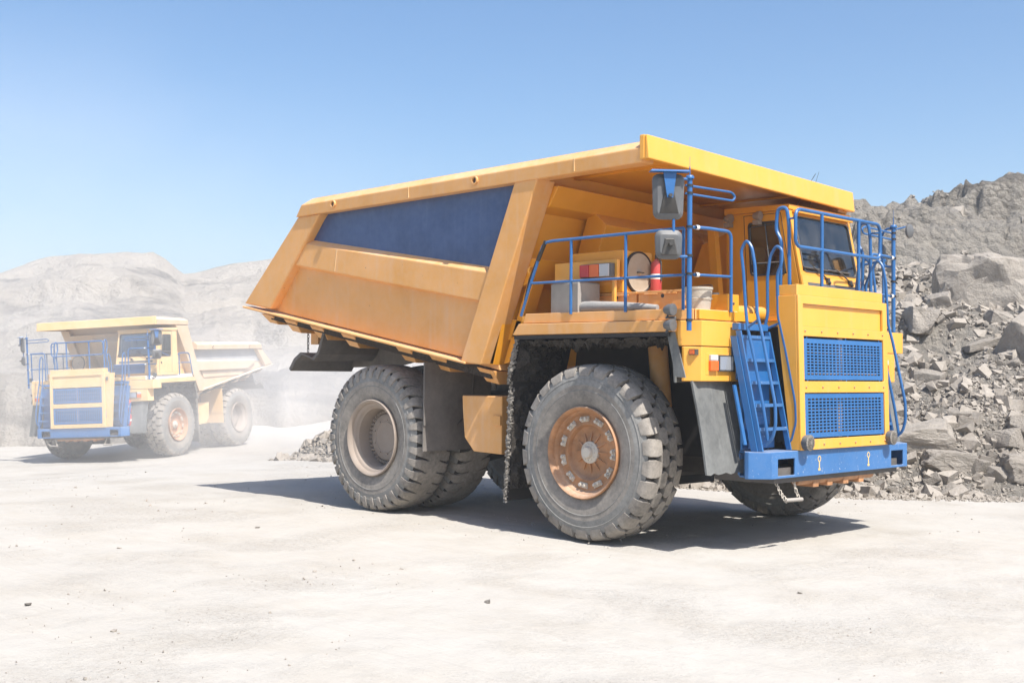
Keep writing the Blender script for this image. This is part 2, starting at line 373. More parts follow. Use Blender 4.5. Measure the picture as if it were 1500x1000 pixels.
# ------------------------------------------------------------------ the dump truck (x forward, y left, z up, ground z = 0 under the front axle)
def rrect(u0, u1, v0, v1, r, n=4):
    out = []
    for cu, cv, a0 in ((u1-r, v1-r, 0), (u0+r, v1-r, 90), (u0+r, v0+r, 180), (u1-r, v0+r, 270)):
        for k in range(n+1):
            a = R_(a0 + 90*k/n); out.append((cu + r*math.cos(a), cv + r*math.sin(a)))
    return out
def make_body(root, var):
    A = var == 'A'
    paint = M['body'] if A else M['palebody']
    def off(p):
        x, y, z = p
        if not A: return p
        t = (x+5.4)/6.3*min(1, max(0, (z-2.4)/1.7))
        return (x, y, z + t*(-.018 - .066*y/2.2))
    def fin(mb, name, mats, parent, bevel=0):
        mb.v = [off(p) for p in mb.v]; return mb.build(name, mats, parent, bevel)
    if A:
        floorT, floorF = (-6.86,2.88), (-1.62,1.99); RT, RB = (-5.35,4.385), (-5.58,4.125); fwT = (-.89,4.33); tip = (-6.93,2.90)
    else:
        floorT, floorF = (-6.2,2.78), (-1.30,1.99); RT, RB = (-5.40,3.60), (-5.52,3.34); fwT = (-.20,4.31); tip = (-6.25,2.80)
    # shell: floor, front wall, side sheets
    mb = MB()
    mb.prism([floorT, floorF, (floorF[0]+.02, floorF[1]-.07), (floorT[0]+.03, floorT[1]-.07)], -1.92, 1.92)
    mw = MB(); mw.prism([floorF, fwT, (fwT[0]-.06, fwT[1]), (floorF[0]-.07, floorF[1])], -2.02, 2.02)
    for s in (-1, 1):
        poly = [(RB[0]+.2, RT[1]-.06), (floorT[0]+.1, floorT[1]), (floorF[0], floorF[1]), (fwT[0], fwT[1]) if A else (-1.2, RT[1]-.06)]
        mb.prism(poly, s*1.95, s*2.02)
        lip = [(tip[0], tip[1]-.015), (-1.95 if A else -1.45, 2.02), (-1.95 if A else -1.45, 1.995), (tip[0]+.01, tip[1]-.045)]
        mb.prism(lip, s*1.9, s*2.20)
    body = fin(mb, 'dump_body', [paint], root, .006)
    fin(mw, 'front_wall', [M['yellow'] if A else paint], body)
    # side rails along the top edge
    for s in (-1, 1):
        xf = .86 if A else -1.22
        def sec(x0, end):
            prof = [(1.97,RB[1]+.01),(2.19,RB[1]),(2.20,RB[1]+.16),(2.07,RT[1]),(1.97,RT[1])]
            return [((RB[0] + (RT[0]-RB[0])*(z-RB[1])/(RT[1]-RB[1])) if end else x0 + (.07*(z-RB[1])/.25 if A else 0), s*y, z) for y, z in prof]
        m2 = MB(); m2.loft(sec(0, True), sec(xf-.05, False))
        rail = fin(m2, 'side_rail', [paint], body, .014)
        m2 = MB(); m2.hexa([(RT[0]+.03,s*1.985,RT[1]+.001),(xf-.1,s*1.985,RT[1]+.001),(xf-.1,s*2.03,RT[1]+.001),(RT[0]+.03,s*2.03,RT[1]+.001),(RT[0]+.03,s*1.985,RT[1]+.012),(xf-.1,s*1.985,RT[1]+.012),(xf-.1,s*2.03,RT[1]+.012),(RT[0]+.03,s*2.03,RT[1]+.012)]); fin(m2, 'worn_edge', [M['rustedge']], rail)
        for hx in ((-4.66, -1.78) if A else (-4.6, -2.2)):
            m3 = MB()
            m3.lathe([(.052,.0),(.052,.03),(.036,.03),(.036,-.02)], c=(hx, s*2.195, RB[1]+.10), n=20, sgn=s)
            m3.lathe([(.036,.004),(0,.004)], c=(hx, s*2.195, RB[1]+.10), n=16, mi=1, sgn=s)
            fin(m3, 'lifting_eye', [paint, M['black']], rail)
        if A:
            rear = [(-5.56,4.13),(-5.03,4.13),(-6.24,2.815),(-6.93,2.925)]
            front = [(-1.13,4.13),(-.75,4.14),(-1.68,1.985),(-2.05,2.02)]
            ribo = [(-5.50,3.745),(-1.50,3.085),(-1.68,2.755),(-5.84,3.475)]; ribi = [(-5.42,3.81),(-1.50,3.165),(-1.68,2.73),(-5.88,3.44)]
            pan = [(-5.0,4.14),(-5.42,3.78),(-1.55,3.12),(-1.1,4.14)]
        else:
            rear = [(-5.52,3.34),(-5.18,3.34),(-5.75,2.72),(-6.25,2.81)]
            front = [(-.80,4.14),(-.12,4.14),(-1.32,1.985),(-1.62,2.02)]
            ribo = [(-5.15,2.93),(-1.25,2.96),(-1.35,2.66),(-4.6,2.66)]; ribi = [(-5.1,2.99),(-1.25,3.02),(-1.35,2.63),(-4.6,2.63)]
            pan = [(-5.2,3.35),(-5.7,2.9),(-1.3,2.93),(-1.0,3.35)]
        m4 = MB(); m4.prism(rear, s*1.99, s*2.165); fin(m4, 'side_post', [paint], body, .022)
        m4 = MB(); m4.prism(front, s*1.86, s*2.172); pf = fin(m4, 'side_post', [paint, M['mud']], body, .014)
        if A:
            m4 = MB(); m4.lathe([(.05,0),(.05,.03),(.034,.03),(.034,.0),(0,.0)], c=(-1.02, s*2.0, 3.10), axis='x', n=18); fin(m4, 'lifting_eye', [M['yellow']], pf)
            m4 = MB(); m4.prism([(-1.60,2.0),(-1.50,2.02),(-1.10,2.98),(-1.20,2.98)], s*1.66, s*1.86); fin(m4, 'flange', [M['yellow']], body, .006)
        m4 = MB()
        m4.loft([(x, s*2.012, z) for x, z in ribi], [(x, s*2.125, z) for x, z in ribo]); fin(m4, 'side_rib', [paint], body, .012)
        if A:
            for xs in (-3.05, -.15):
                m4 = MB(); m4.box(xs-.004, xs+.004, s*2.19-.012, s*2.19+.014, RB[1]+.02, RB[1]+.17); fin(m4, 'weld_seam', [M['pale']], rail)
            m4 = MB(); m4.loft([(-4.72,s*2.12,3.295),(-4.71,s*2.12,3.295),(-4.66,s*2.12,3.59),(-4.67,s*2.12,3.59)], [(-4.72,s*2.130,3.295),(-4.71,s*2.130,3.295),(-4.66,s*2.130,3.59),(-4.67,s*2.130,3.59)]); fin(m4, 'weld_seam', [M['pale']], body)
        m4 = MB(); m4.prism(pan, s*2.018, s*2.030)
        fin(m4, 'side_panel', [M['navy'] if A else M['greypanel']], body)
        if not A:   # wing between canopy and body side
            m4 = MB(); m4.prism([(-.80,4.20),(-.10,4.16),(-.95,2.7),(-1.50,2.05),(-1.6,2.5),(-1.22,3.50)], s*1.97, s*2.03); fin(m4, 'wing_plate', [paint], body, .006)
            m4 = MB(); m4.prism([(-4.6,2.60),(-1.7,2.62),(-1.8,2.42),(-4.2,2.45)], s*2.018, s*2.05); fin(m4, 'side_rib', [paint], body, .01)
    # canopy over the cab
    cx0, cx1 = (-1.0, .90) if A else (-.80, .99)
    zt, zb = (4.42, 4.155) if A else (4.40, 4.14)
    m5 = MB(); m5.box(cx0, cx1-.03, -2.10, 2.10, zt-.14, zt-.08)
    for yy in (-1.3, 1.3): m5.box(cx0, cx1-.05, yy-.05, yy+.05, zt-.17, zt-.14)
    can = fin(m5, 'canopy', [M['yellow'] if A else paint], body)
    m5 = MB(); m5.loft([(cx1-.03,-2.2,zb),(cx1-.03,2.2,zb),(cx1-.03,2.2,zt),(cx1-.03,-2.2,zt)], [(cx1+.03,-2.2,zb),(cx1+.03,2.2,zb),(cx1+.0,2.2,zt),(cx1+.0,-2.2,zt)])
    if A:
        for s in (-1, 1): m5.box(cx1-.10, cx1-.032, s*2.07, s*2.205, zb+.003, zt+.004)
    fin(m5, 'canopy_fascia', [M['yellow_front'] if A else M['pale']], can, .012)
    if not A:
        for s in (-1, 1):
            m5 = MB(); m5.loft([(-.82,s*2.0,4.15),(-.82,s*2.19,4.15),(-.80,s*2.19,4.28),(-.78,s*2.05,4.36),(-.78,s*2.0,4.36)], [(.95,s*2.0,4.14),(.95,s*2.19,4.14),(.95,s*2.19,4.30),(.95,s*2.05,4.39),(.95,s*2.0,4.39)])
            fin(m5, 'canopy_rail', [paint], can, .01)
    # front wall stiffeners
    fx = lambda z: floorF[0] + (fwT[0]-floorF[0])*(z-floorF[1])/(fwT[1]-floorF[1])
    for z0, z1, d in (((3.80, 4.12, .26), (2.92, 3.28, .22), (2.28, 2.55, .2)) if A else ((3.72, 4.0, .22), (2.9, 3.2, .2))):
        m6 = MB(); zm = (z0+z1)/2
        m6.prism([(fx(z0)-.02, z0), (fx(z0)+d*.8, z0+.06), (fx(z1)+d, z1-.03), (fx(z1)-.02, z1)], -1.86, 1.86); fin(m6, 'front_wall_rib', [M['yellow'] if A else paint], body, .012)
    m6 = MB(); m6.prism([(fx(2.6), 2.6), (fx(2.6)+.36, 2.7), (fx(3.72)+.42, 3.72), (fx(4.0)+.05, 3.95)], -1.02, 1.02)
    fin(m6, 'hoist_housing', [M['yellow'] if A else paint], body, .012)
    # cross beams under the floor
    fz = lambda x: floorT[1] + (floorF[1]-floorT[1])*(x-floorT[0])/(floorF[0]-floorT[0])
    for i, x in enumerate((-6.62, -6.02, -5.36, -4.62, -3.40, -2.72, -1.82) if A else (-5.8, -5.0, -4.2, -3.3, -2.4, -1.7)):
        m7 = MB(); d = .17 if i else .13
        a = [(x-.15, fz(x-.15)-.088), (x+.16, fz(x+.16)-.088), (x+.13, fz(x+.13)-.088-d), (x-.10, fz(x-.1)-.088-d)]
        m7.loft([(px, -1.97, pz) for px, pz in a[:2]] + [(px, -1.84, pz) for px, pz in a[2:]], [(px, 1.97, pz) for px, pz in a[:2]] + [(px, 1.84, pz) for px, pz in a[2:]])
        fin(m7, 'floor_beam', [paint], body, .006)
    m7 = MB(); x0u = -6.55 if A else -5.9; m7.prism([(x0u,fz(x0u)-.06),(-1.75,fz(-1.75)-.06),(-1.75,fz(-1.75)-.20),(x0u,fz(x0u)-.15)], -1.93, 1.93); fin(m7, 'floor_underside', [M['mud']], body)
    # rock deflector over the rear wheels
    for s in (-1, 1):
        dx = .72 if A else .75; bx = 0 if A else .55; ax = dx - .35
        pr = [(-6.80,1.93),(-6.68,2.08),(-6.52,2.17),(-6.36,2.13),(-6.22,2.09),(-6.10,2.18),(-6.02,2.36),(-5.94,2.55),(-5.86,2.66)]
        pr = [(x+dx, z) for x, z in pr]; q = [(x+.04, z-.035) for x, z in pr]
        m8 = MB()
        for i in range(len(pr)-1): m8.prism([pr[i], pr[i+1], q[i+1], q[i]], s*.78, s*1.92)
        m8.prism([(-6.05+ax,2.28),(-5.9+ax,2.58),(-3.6+ax,2.16 if A else 2.24),(-4.4+ax,2.12),(-5.2+ax,1.98),(-6.3+ax,1.96),(-6.45+ax,2.1),(-6.2+ax,2.06)], s*.80, s*.84)
        fin(m8, 'rock_deflector', [M['guard']], body)
        m8 = MB(); cx = -6.12+bx
        z = fz(cx)-.2
        k = 0
        while z > 2.2:
            m8.tube([(cx + (.016*math.cos(a) if k % 2 else 0), s*1.55 + (0 if k % 2 else .016*math.cos(a)), z-.03+.034*math.sin(a)) for a in np.linspace(0, 2*math.pi, 10, endpoint=False)], .006, 5, closed=True); z -= .052; k += 1
        fin(m8, 'chain', [M['dark']], body)
        m8 = MB(); m8.box(-5.98+bx, -5.80+bx, s*1.35, s*1.6, fz(-5.9+bx)-.42, fz(-5.9+bx)-.1); m8.cyl((-5.95+bx, s*1.2, fz(-5.9+bx)-.2), (-5.95+bx, s*1.75, fz(-5.9+bx)-.2), .05, 12, 1)
        fin(m8, 'pivot_bracket', [paint, M['dark']], body)
    return body
def make_truck(var, name, label):
    A = var == 'A'
    root = empty(name); tag(root, label, 'dump truck', 'yellow mining dump trucks')
    pt = lambda mb, nm, mats, par=root, bevel=0: mb.build(nm, mats if isinstance(mats, list) else [mats], par, bevel)
    Y = M['yellow'] if A else M['pale']; YF = M['yellow_front'] if A else M['pale']; B, BR = M['blue'], M['blue_rail']
    body = make_body(root, var)
    # chassis
    m = MB()
    for s in (-1, 1):
        m.prism([(-5.3,1.2),(-4.6,1.62),(1.8,1.62),(1.9,.95),(-.6,.95),(-3.2,1.02),(-5.3,1.02)], s*.42, s*.62)
        m.box(-2.9, -2.5, s*.62, s*.95, 1.05, 1.5)
    for x in (-5.2,-4.3,-2.6,-1.2,.6): m.box(x-.1, x+.1, -.44, .44, 1.05, 1.45)
    m.box(-1.6, 1.7, -.55, .55, .72, 1.0); m.box(1.2, 1.96, -1.35, 1.35, .74, .90)
    m.box(-.9, 1.6, -.85, .85, .95, 1.75)
    ch = pt(m, 'chassis', M['steel'])
    m = MB(); m.lathe([(.16,-1.6),(.2,-.9),(.34,-.5),(.42,0),(.34,.5),(.2,.9),(.16,1.6)], c=(-3.876,0,1.0), n=20); pt(m, 'rear_axle', M['steel'])
    m = MB(); m.tube([(0,-1.75,.98),(0,-1.0,.98),(0,-.7,.8),(0,.7,.8),(0,1.0,.98),(0,1.75,.98)], .15, 12, fil=.2); m.cyl((-.45,-1.1,.9),(-.45,1.1,.9), .05); pt(m, 'front_axle', M['steel'])
    for s in (-1, 1):
        m = MB(); m.cyl((.30, s*1.22, 2.2), (.42, s*1.28, 1.45), .115, 16); m.cyl((.42, s*1.28, 1.45), (.47, s*1.31, .95), .085, 14, 1); pt(m, 'suspension_strut', [M['body'], M['steel']])
        m = MB(); m.cyl((-3.3, s*.75, 2.1), (-3.6, s*.85, 1.1), .10, 14); pt(m, 'suspension_strut', M['steel'])
    tr = 'lug' if A else 'block'
    for s in (-1, 1):
        add_wheel(root, 0, s, 1.89, 'front', 'block')
        add_wheel(root, -3.876, s, 1.80, 'rear', tr); add_wheel(root, -3.876, s, 1.03, 'rear', tr, outer=False)
    # bumper: hollow channel with two tow openings, chamfered ends
    zs = [.797, .825, 1.0, 1.08]; ys = [-1.5, -1.37, -1.04, 1.10, 1.40, 1.5]
    m = MB(); m.plate(ys, zs, {(1, 1), (3, 1)}, lambda u, v, w: (2.02+w, u, v), .02)
    m.box(1.62, 2.0, -1.5, 1.5, 1.055, 1.079); m.box(1.62, 2.0, -1.5, 1.5, .798, .818); m.box(1.60, 1.63, -1.5, 1.5, .818, 1.05)
    for s in (-1, 1): m.prismz([(2.02, s*1.502), (1.845, s*1.66), (1.80, s*1.66), (1.68, s*1.502)], .797, 1.08)
    bump = pt(m, 'bumper', M['bumper'], bevel=.006)
    if A:
        m = MB(); m.plate([-1.6,-1.55], [.85,1.0], set(), lambda u, v, w: (1.91,u,v), .001)
        for yy in (-.545, .545):   # hook stencils
            m = MB(); m.lathe([(.022,0),(.034,0),(.034,.0015),(.022,.0015)], c=(2.0205, yy, .975), axis='x', n=14)
            m.plate([yy-.01, yy+.01], [.87, .945], set(), lambda u, v, w: (2.0222+w, u, v), .0015)
            m.plate([yy-.022, yy+.022], [.845, .872], set(), lambda u, v, w: (2.0222+w, u, v), .0015)
            pt(m, 'hook_stencil', M['yelmark'], bump)
    for s in (-1, 1):
        if A:
            m = MB(); c = (2.11, s*.93+.02, 1.165)
            m.lathe([(0,-.10),(.055,-.095),(.082,-.04),(.086,.0),(.086,.02)], c=c, axis='x', n=20); m.lathe([(.086,.02),(.076,.026),(0,.036)], c=c, axis='x', n=20, mi=1)
            for k in range(-3, 4): m.tube([(c[0]+.034, c[1]+k*.018, c[2]-math.sqrt(.0044-(k*.018)**2)), (c[0]+.034, c[1]+k*.018, c[2]+math.sqrt(.0044-(k*.018)**2))], .002, 4, 1); m.tube([(c[0]+.034, c[1]-math.sqrt(.0044-(k*.018)**2), c[2]+k*.018), (c[0]+.034, c[1]+math.sqrt(.0044-(k*.018)**2), c[2]+k*.018)], .002, 4, 1)
            m.cyl((c[0]-.04, c[1], 1.08), (c[0]-.04, c[1], 1.1), .014)
            pt(m, 'fog_lamp', [M['greyplastic'], M['mudlit']], bump)
        m = MB()
        for k, t in enumerate(np.linspace(0, 1, 7)):
            for y0, y1 in ((-1.30,-1.10), (-.94,-.84)):
                y = s*(y0 + (y1-y0)*t); z = .79 - .24*t - .03*math.sin(t*3.1); x = 1.93 + .02*t
                m.tube([(x + (.014*math.cos(a) if k % 2 else 0), y + (.0 if k % 2 else .014*math.cos(a)), z+.026*math.sin(a)) for a in np.linspace(0, 6.283, 10, endpoint=False)], .0055, 5, closed=True)
        m.cyl((1.95, s*-1.12, .55), (1.97, s*-.82, .545), .022, 10, 1)
        if s > 0 or not A: pt(m, 'tow_chain', [M['bolt'], M['card']], bump)
    m = MB()
    for yy in (-.5,-.2,.15,.5): m.box(1.75, 1.95, yy-.05, yy+.06, .66, .80)
    m.cyl((1.9,-.85,.74),(1.9,.8,.74),.05); pt(m, 'tow_lug', M['rimrust'], bump)
    # radiator hood
    hx = lambda z: 2.062 - (z-1.08)*(.046/1.677)
    HW = .985
    m = MB(); ys = [-HW,-.885,.885,HW]; zz = [1.082,1.195,1.70,1.825,2.315,2.42,2.665,2.757]
    m.plate(ys, zz, {(1,1),(1,3),(1,5)}, lambda u, v, w: (hx(v)+w, u, v), .03)
    m.plate([-.885,.885], [2.42,2.665], set(), lambda u, v, w: (hx(v)-.032+w, u, v), .01)
    for s in (-1, 1): m.prism([(1.93,1.083),(hx(1.08)-.031,1.083),(hx(2.75)-.031,2.755),(1.72,2.755)], s*(HW-.03), s*HW)
    m.prism([(1.72,2.725),(hx(2.75)-.031,2.725),(hx(2.75)-.031,2.755),(1.72,2.755)], -HW+.031, HW-.031)
    for z in (2.37, 1.76, 1.135):
        for y in np.linspace(-.86, .86, 6): m.lathe([(.012,0),(.012,.012),(.0,.014)], c=(hx(z), y, z), axis='x', n=6, mi=1)
    hood = pt(m, 'hood', [YF, M['rimrust']], bevel=.005)
    m = MB(); m.box(-.3, 1.70, -.72, .72, 1.6, 2.42); pt(m, 'engine_cover', M['dark'])
    m = MB(); m.box(1.70, 1.96, -.90, .90, 1.15, 2.40)
    for z0 in (1.2, 1.83):
        for k in range(4): m.box(1.961, 1.985, -.80, .80, z0+.07+k*.115, z0+.085+k*.115, 1)
        m.box(1.962, 1.99, -.08, .0, z0, z0+.48, 1)
    pt(m, 'radiator', [M['dark'], M['tan']], hood)
    for z0, z1 in ((1.212, 1.69), (1.842, 2.29)):
        m = MB(); nu, nv = 21, 11
        u = [-.872]; du = (2*.872-.11)/nu
        for i in range(nu): u += [-.872+.055+du*i+du*.14, -.872+.055+du*i+du*.86]
        u += [.872]; v = [z0]; dv = (z1-z0-.09)/nv
        for j in range(nv): v += [z0+.045+dv*j+dv*.22, z0+.045+dv*j+dv*.78]
        v += [z1]
        m.plate(u, v, {(2*i+1, 2*j+1) for i in range(nu) for j in range(nv)}, lambda a, b, w: (hx(b)-.012+w, a, b), .006)
        for yy in (-.8, .03, .8): m.cyl((hx(z1)-.016, yy, z1), (hx(z1)-.016, yy, z1+.03), .006, 6); m.cyl((hx(z0)-.016, yy, z0-.02), (hx(z0)-.016, yy, z0), .006, 6)
        pt(m, 'grille', B, hood)
    m = MB(); m.box(1.965, 1.99, -.97, .93, 2.76, 2.875); m.box(1.72, 1.964, -.97, -.945, 2.76, 2.87); m.box(1.72, 1.964, .905, .93, 2.76, 2.87); pt(m, 'toe_board', YF, hood, .004)
    if not A:
        m = MB(); m.prism([(1.93,1.083),(2.0,1.083),(1.97,2.72),(1.72,2.72)], .988, 1.165); m.box(1.975, 2.01, 1.03, 1.10, 2.50, 2.60, 1); pt(m, 'hood_side_panel', [YF, M['greyplastic']], hood, .004)
    m = MB(); m.tube([(1.25,-1.32,2.57),(1.3,-.6,2.57)], .095, 20); m.tube([(1.25,-1.28,2.57),(1.254,-1.21,2.57)], .105, 20); pt(m, 'intake_pipe', Y)
    # hood guard rail
    m = MB(); Rt = .02; x = 1.95
    m.tube([(x,y,z) for y,z in rrect(-.93,.95,3.29,3.70,.09)], Rt, 8, closed=True)
    for y in (-.38, .44): m.cyl((x, y, 2.80), (x, y, 3.70), Rt)
    pt(m, 'guard_rail', BR, hood)
    for s in (-1, 1):
        m = MB(); yy = s*.90
        m.tube([(1.86,yy,2.80),(1.85,yy,3.55),(1.82,yy,3.73),(1.71,yy,3.73),(1.69,yy,3.56),(1.69,yy,3.48),(1.76,yy,3.36),(1.75,yy,3.10),(1.74,yy,2.76)], Rt, 8, fil=.07); m.cyl((1.85,yy,3.60),(1.95,s*.925,3.60),.012); pt(m, 'grab_rail', BR, hood)
    # ladders
    for s in (-1, 1):
        yi, yo = s*.99, s*(1.54 if s < 0 or not A else 1.36)
        lx = lambda z: 1.645 + (2.31-z)*.222
        m = MB()
        for y in (yi, yo): m.hexa([(lx(1.09)-.03,y-.012,1.085),(lx(1.09)+.03,y-.012,1.085),(lx(1.09)+.03,y+.012,1.085),(lx(1.09)-.03,y+.012,1.085),(lx(2.36)-.03,y-.012,2.36),(lx(2.36)+.03,y-.012,2.36),(lx(2.36)+.03,y+.012,2.36),(lx(2.36)-.03,y+.012,2.36)])
        yp = yo + s*.025
        m.hexa([(lx(1.09)-.10,yp-.006,1.085),(lx(1.09)-.02,yp-.006,1.085),(lx(1.09)-.02,yp+.006,1.085),(lx(1.09)-.10,yp+.006,1.085),(lx(2.30)-.10,yp-.006,2.30),(lx(2.30)-.02,yp-.006,2.30),(lx(2.30)-.02,yp+.006,2.30),(lx(2.30)-.10,yp+.006,2.30)])
        m.hexa([(lx(1.15)-.155,yo+s*.03,1.15),(lx(1.15)-.135,yo+s*.03,1.15),(lx(1.15)-.135,yo+s*.08,1.15),(lx(1.15)-.155,yo+s*.08,1.15),(lx(1.78)-.155,yo+s*.03,1.78),(lx(1.78)-.135,yo+s*.03,1.78),(lx(1.78)-.135,yo+s*.08,1.78),(lx(1.78)-.155,yo+s*.08,1.78)])
        m.box(1.56, 1.64, min(yi,yo)-.01, max(yi,yo)+.01, 2.37, 2.44)
        lad = pt(m, 'ladder', B)
        a, b = min(yi, yo)+.013, max(yi, yo)-.013
        for z in (2.30, 2.05, 1.81, 1.57, 1.32):
            m = MB(); xs = lx(z); m.box(xs-.10, xs+.035, a, b, z-.022, z); m.box(xs+.020, xs+.034, a, b, z+.001, z+.012)
            m.box(xs-.125, xs-.115, a+.02, b-.02, z-.215, z-.03)
            for q in range(10):
                for r_ in (0, 1): m.lathe([(.011,0),(.009,.004),(0,.005)], c=(xs-.115, a+.085+q*.036+r_*.018 + .01, z-.075-r_*.045), axis='x', n=6, mi=1)
            pt(m, 'step', [M['bumper'], M['blue_rail']], lad)
        m = MB(); m.box(lx(1.2)-.24, lx(1.2)-.22, a, b, 1.085, 2.28); pt(m, 'back_plate', B, lad)
        yo = s*(1.50 if s < 0 or not A else 1.36)
        m = MB(); m.tube([(1.980,yo,1.20),(1.930,yo,1.5),(1.810,yo,2.05),(1.720,yo,2.39),(1.700,yo,2.55),(1.665,yo,3.0),(1.635,yo,3.22),(1.700,yo,3.33),(1.770,yo,3.25),(1.810,yo,3.05),(1.840,yo,2.53),(1.900,yo,2.32),(2.065,yo,1.58),(2.070,yo,1.36),(2.030,yo,1.22),(1.940,yo,1.15)], .0175, 8, fil=.05)
        m.cyl((1.720,yo,2.39), (1.850,yo,2.47), .014); pt(m, 'handrail', BR, lad)
        yi = s*.975
        m = MB(); m.tube([(1.58,yi,2.37),(1.63,yi,2.55),(1.625,yi,2.97),(1.66,yi,3.2),(1.74,yi,3.31),(1.81,yi,3.26),(1.805,yi,3.1),(1.75,yi,3.0),(1.765,yi,2.54),(1.86,yi,2.17),(1.985,yi,1.6),(1.995,yi,1.38),(1.94,yi,1.18),(1.86,yi,1.14)], .0175, 8, fil=.05)
        m.cyl((1.60,yi,2.39), (1.79,yi,2.46), .014); pt(m, 'handrail', BR, lad)
    # decks, lamp boxes, fenders
    for s in (-1, 1):
        S = lambda y: s*y
        m = MB(); m.box(-1.05, 1.25, min(S(.98),S(2.10)), max(S(.98),S(2.10)), 2.50, 2.565); m.box(1.25, 1.50, min(S(1.0),S(2.06)), max(S(1.0),S(2.06)), 2.47, 2.565)
        if s > 0: m.box(-1.05, 1.3, .60, .979, 2.50, 2.56)
        dk = pt(m, 'deck', Y)
        m = MB(); prof = [(-1.10,2.335),(1.28,2.335),(1.28,2.455),(-1.0,2.465)]
        m.prism(prof, S(2.14), S(2.215)); pt(m, 'deck_skirt', M['body'] if A else M['pale'], dk, .008)
        m = MB(); m.prism([(-.97,2.475),(1.22,2.46),(1.22,2.575),(-.93,2.585)], S(2.07), S(2.165)); m.prismz([(1.221,S(2.165)),(1.221,S(2.10)),(1.42,S(2.03)),(1.45,S(2.09))], 2.462, 2.575); m.prismz([(1.42,S(2.05)),(1.46,S(2.08)),(1.50,S(1.36)),(1.46,S(1.36))], 2.462, 2.575)
        pt(m, 'toe_board', [(M['body'] if A else M['whitepaint'])], dk, .006)
        # lamp box
        xo = 1.53; e1, e2 = (.30, .10) if s > 0 else (0, 0)
        up = [(xo,S(1.345)),(xo,S(2.055+e1)),(1.30,S(2.16+e1)),(1.24,S(2.16+e1)),(1.24,S(1.345))]
        m = MB(); m.prismz(up, 2.185, 2.453); m.prismz([(xo-.008,S(1.35)),(xo-.008,S(2.05+e2)),(1.36,S(2.14+e2)),(1.33,S(2.14+e2)),(1.27,S(1.35))], 1.815, 2.178)
        lb = pt(m, 'lamp_box', YF, root, .008)
        m = MB(); m.plate([min(S(1.46),S(1.975)),max(S(1.46),S(1.975))], [1.885,2.115], set(), lambda u, v, w: (xo-.005+w, u, v), .004); pt(m, 'lamp_frame', YF, lb, .003)
        m = MB(); y0, y1 = sorted((S(1.485), S(1.775))); m.box(xo-.004, xo+.022, y0, y1, 1.92, 2.095, 0); m.box(xo+.0221, xo+.026, y0+.016, y1-.016, 1.936, 2.079, 1)
        for k in range(6): m.box(xo+.0261, xo+.028, y0+.02+k*.043, y0+.024+k*.043, 1.94, 2.075, 1)
        pt(m, 'headlight', [M['black'], M['chrome']], lb, .004)
        m = MB(); y0, y1 = sorted((S(1.79), S(1.93))); m.box(xo-.004, xo+.03, y0, y1, 1.925, 2.032, 0); m.box(xo-.004, xo+.028, y0+.005, y1-.005, 2.034, 2.095, 1); pt(m, 'turn_signal', [M['orange'], M['white']], lb, .006)
        m = MB(); m.box(1.415, 1.495, *sorted((S(2.06),S(2.125))), 2.09, 2.15, 0); m.box(1.425, 1.485, *sorted((S(2.1255),S(2.135))), 2.098, 2.142, 1)
        mk = pt(m, 'side_marker', [M['black'], M['orange']], lb); mk.location.z = .0; mk.location.y = -s*.0
        # fender: muddy underside, inner wall, rear flap
        m = MB()
        m.box(-1.08, 1.22, *sorted((S(1.28),S(2.205))), 2.285, 2.328)
        m.prism([(-1.25,.95),(.9,.95),(1.0,2.28),(-1.1,2.28)], S(1.02), S(1.05))
        fd = pt(m, 'fender', M['dark'])
        mudlump(fd, s)
        m = MB()
        m.prism([(-1.08,2.33),(-1.04,2.33),(-1.19,1.76),(-1.23,1.76)], S(1.2), S(2.16)); m.prism([(-1.21,1.78),(-1.17,1.78),(-1.26,.36),(-1.30,.36)], S(1.3), S(2.12))
        fl = pt(m, 'mud_flap', M['dark'], root); mudedge(fl, s)
        m = MB(); m.prism([(1.18,2.30),(1.27,2.34),(1.42,1.85),(1.29,1.86)], S(2.175), S(2.19)); m.prism([(1.20,2.30),(1.22,2.30),(1.26,1.80),(1.24,1.80)], S(1.36), S(2.15))
        pt(m, 'fender_trim', M['flap'], fd)
        m = MB(); n = 10
        F = lambda u, v: (1.44 + .21*v + .015*math.sin(u*5+v*3), S(2.10 - .72*u + .02*v), 1.82 - .97*v)
        for k in range(n):
            for j in range(n):
                pass
        vs = []; fs = []
        for k in range(n+1):
            for j in range(n+1): vs.append(F(j/n, k/n + (.012*math.sin(j*2.3) if k == n else 0)))
        for k in range(n):
            for j in range(n): a = k*(n+1)+j; fs.append((a, a+1, a+n+2, a+n+1))
        N0 = len(vs); vs2 = [(x-.025, y, z) for x, y, z in vs]
        edge = [(j, j+1) for j in range(n)] + [(n*(n+1)+j+1, n*(n+1)+j) for j in range(n)] + [((k+1)*(n+1), k*(n+1)) for k in range(n)] + [(k*(n+1)+n, (k+1)*(n+1)+n) for k in range(n)]
        m.add(vs+vs2, fs + [tuple(i+N0 for i in f[::-1]) for f in fs] + [(a, b, b+N0, a+N0) for a, b in edge])
        ff = pt(m, 'mud_flap', M['flap'], root)
        if not A and s > 0:
            m = MB(); c = (1.475, 1.76, 1.52); tri = [(c[1]-.075,c[2]-.06),(c[1]+.075,c[2]-.06),(c[1],c[2]+.075)]; tin = [(c[1]-.042,c[2]-.04),(c[1]+.042,c[2]-.04),(c[1],c[2]+.035)]
            m.add([(1.476,y,z) for y,z in tri]+[(1.476,y,z) for y,z in tin], [(0,1,4,3),(1,2,5,4),(2,0,3,5)]); m.add([(1.474,y,z) for y,z in tri]+[(1.474,y,z) for y,z in tin], [(0,1,4,3),(1,2,5,4),(2,0,3,5)]); pt(m, 'warning_triangle', M['redpaint'], ff)
        # deck railing
        yr = S(2.18)
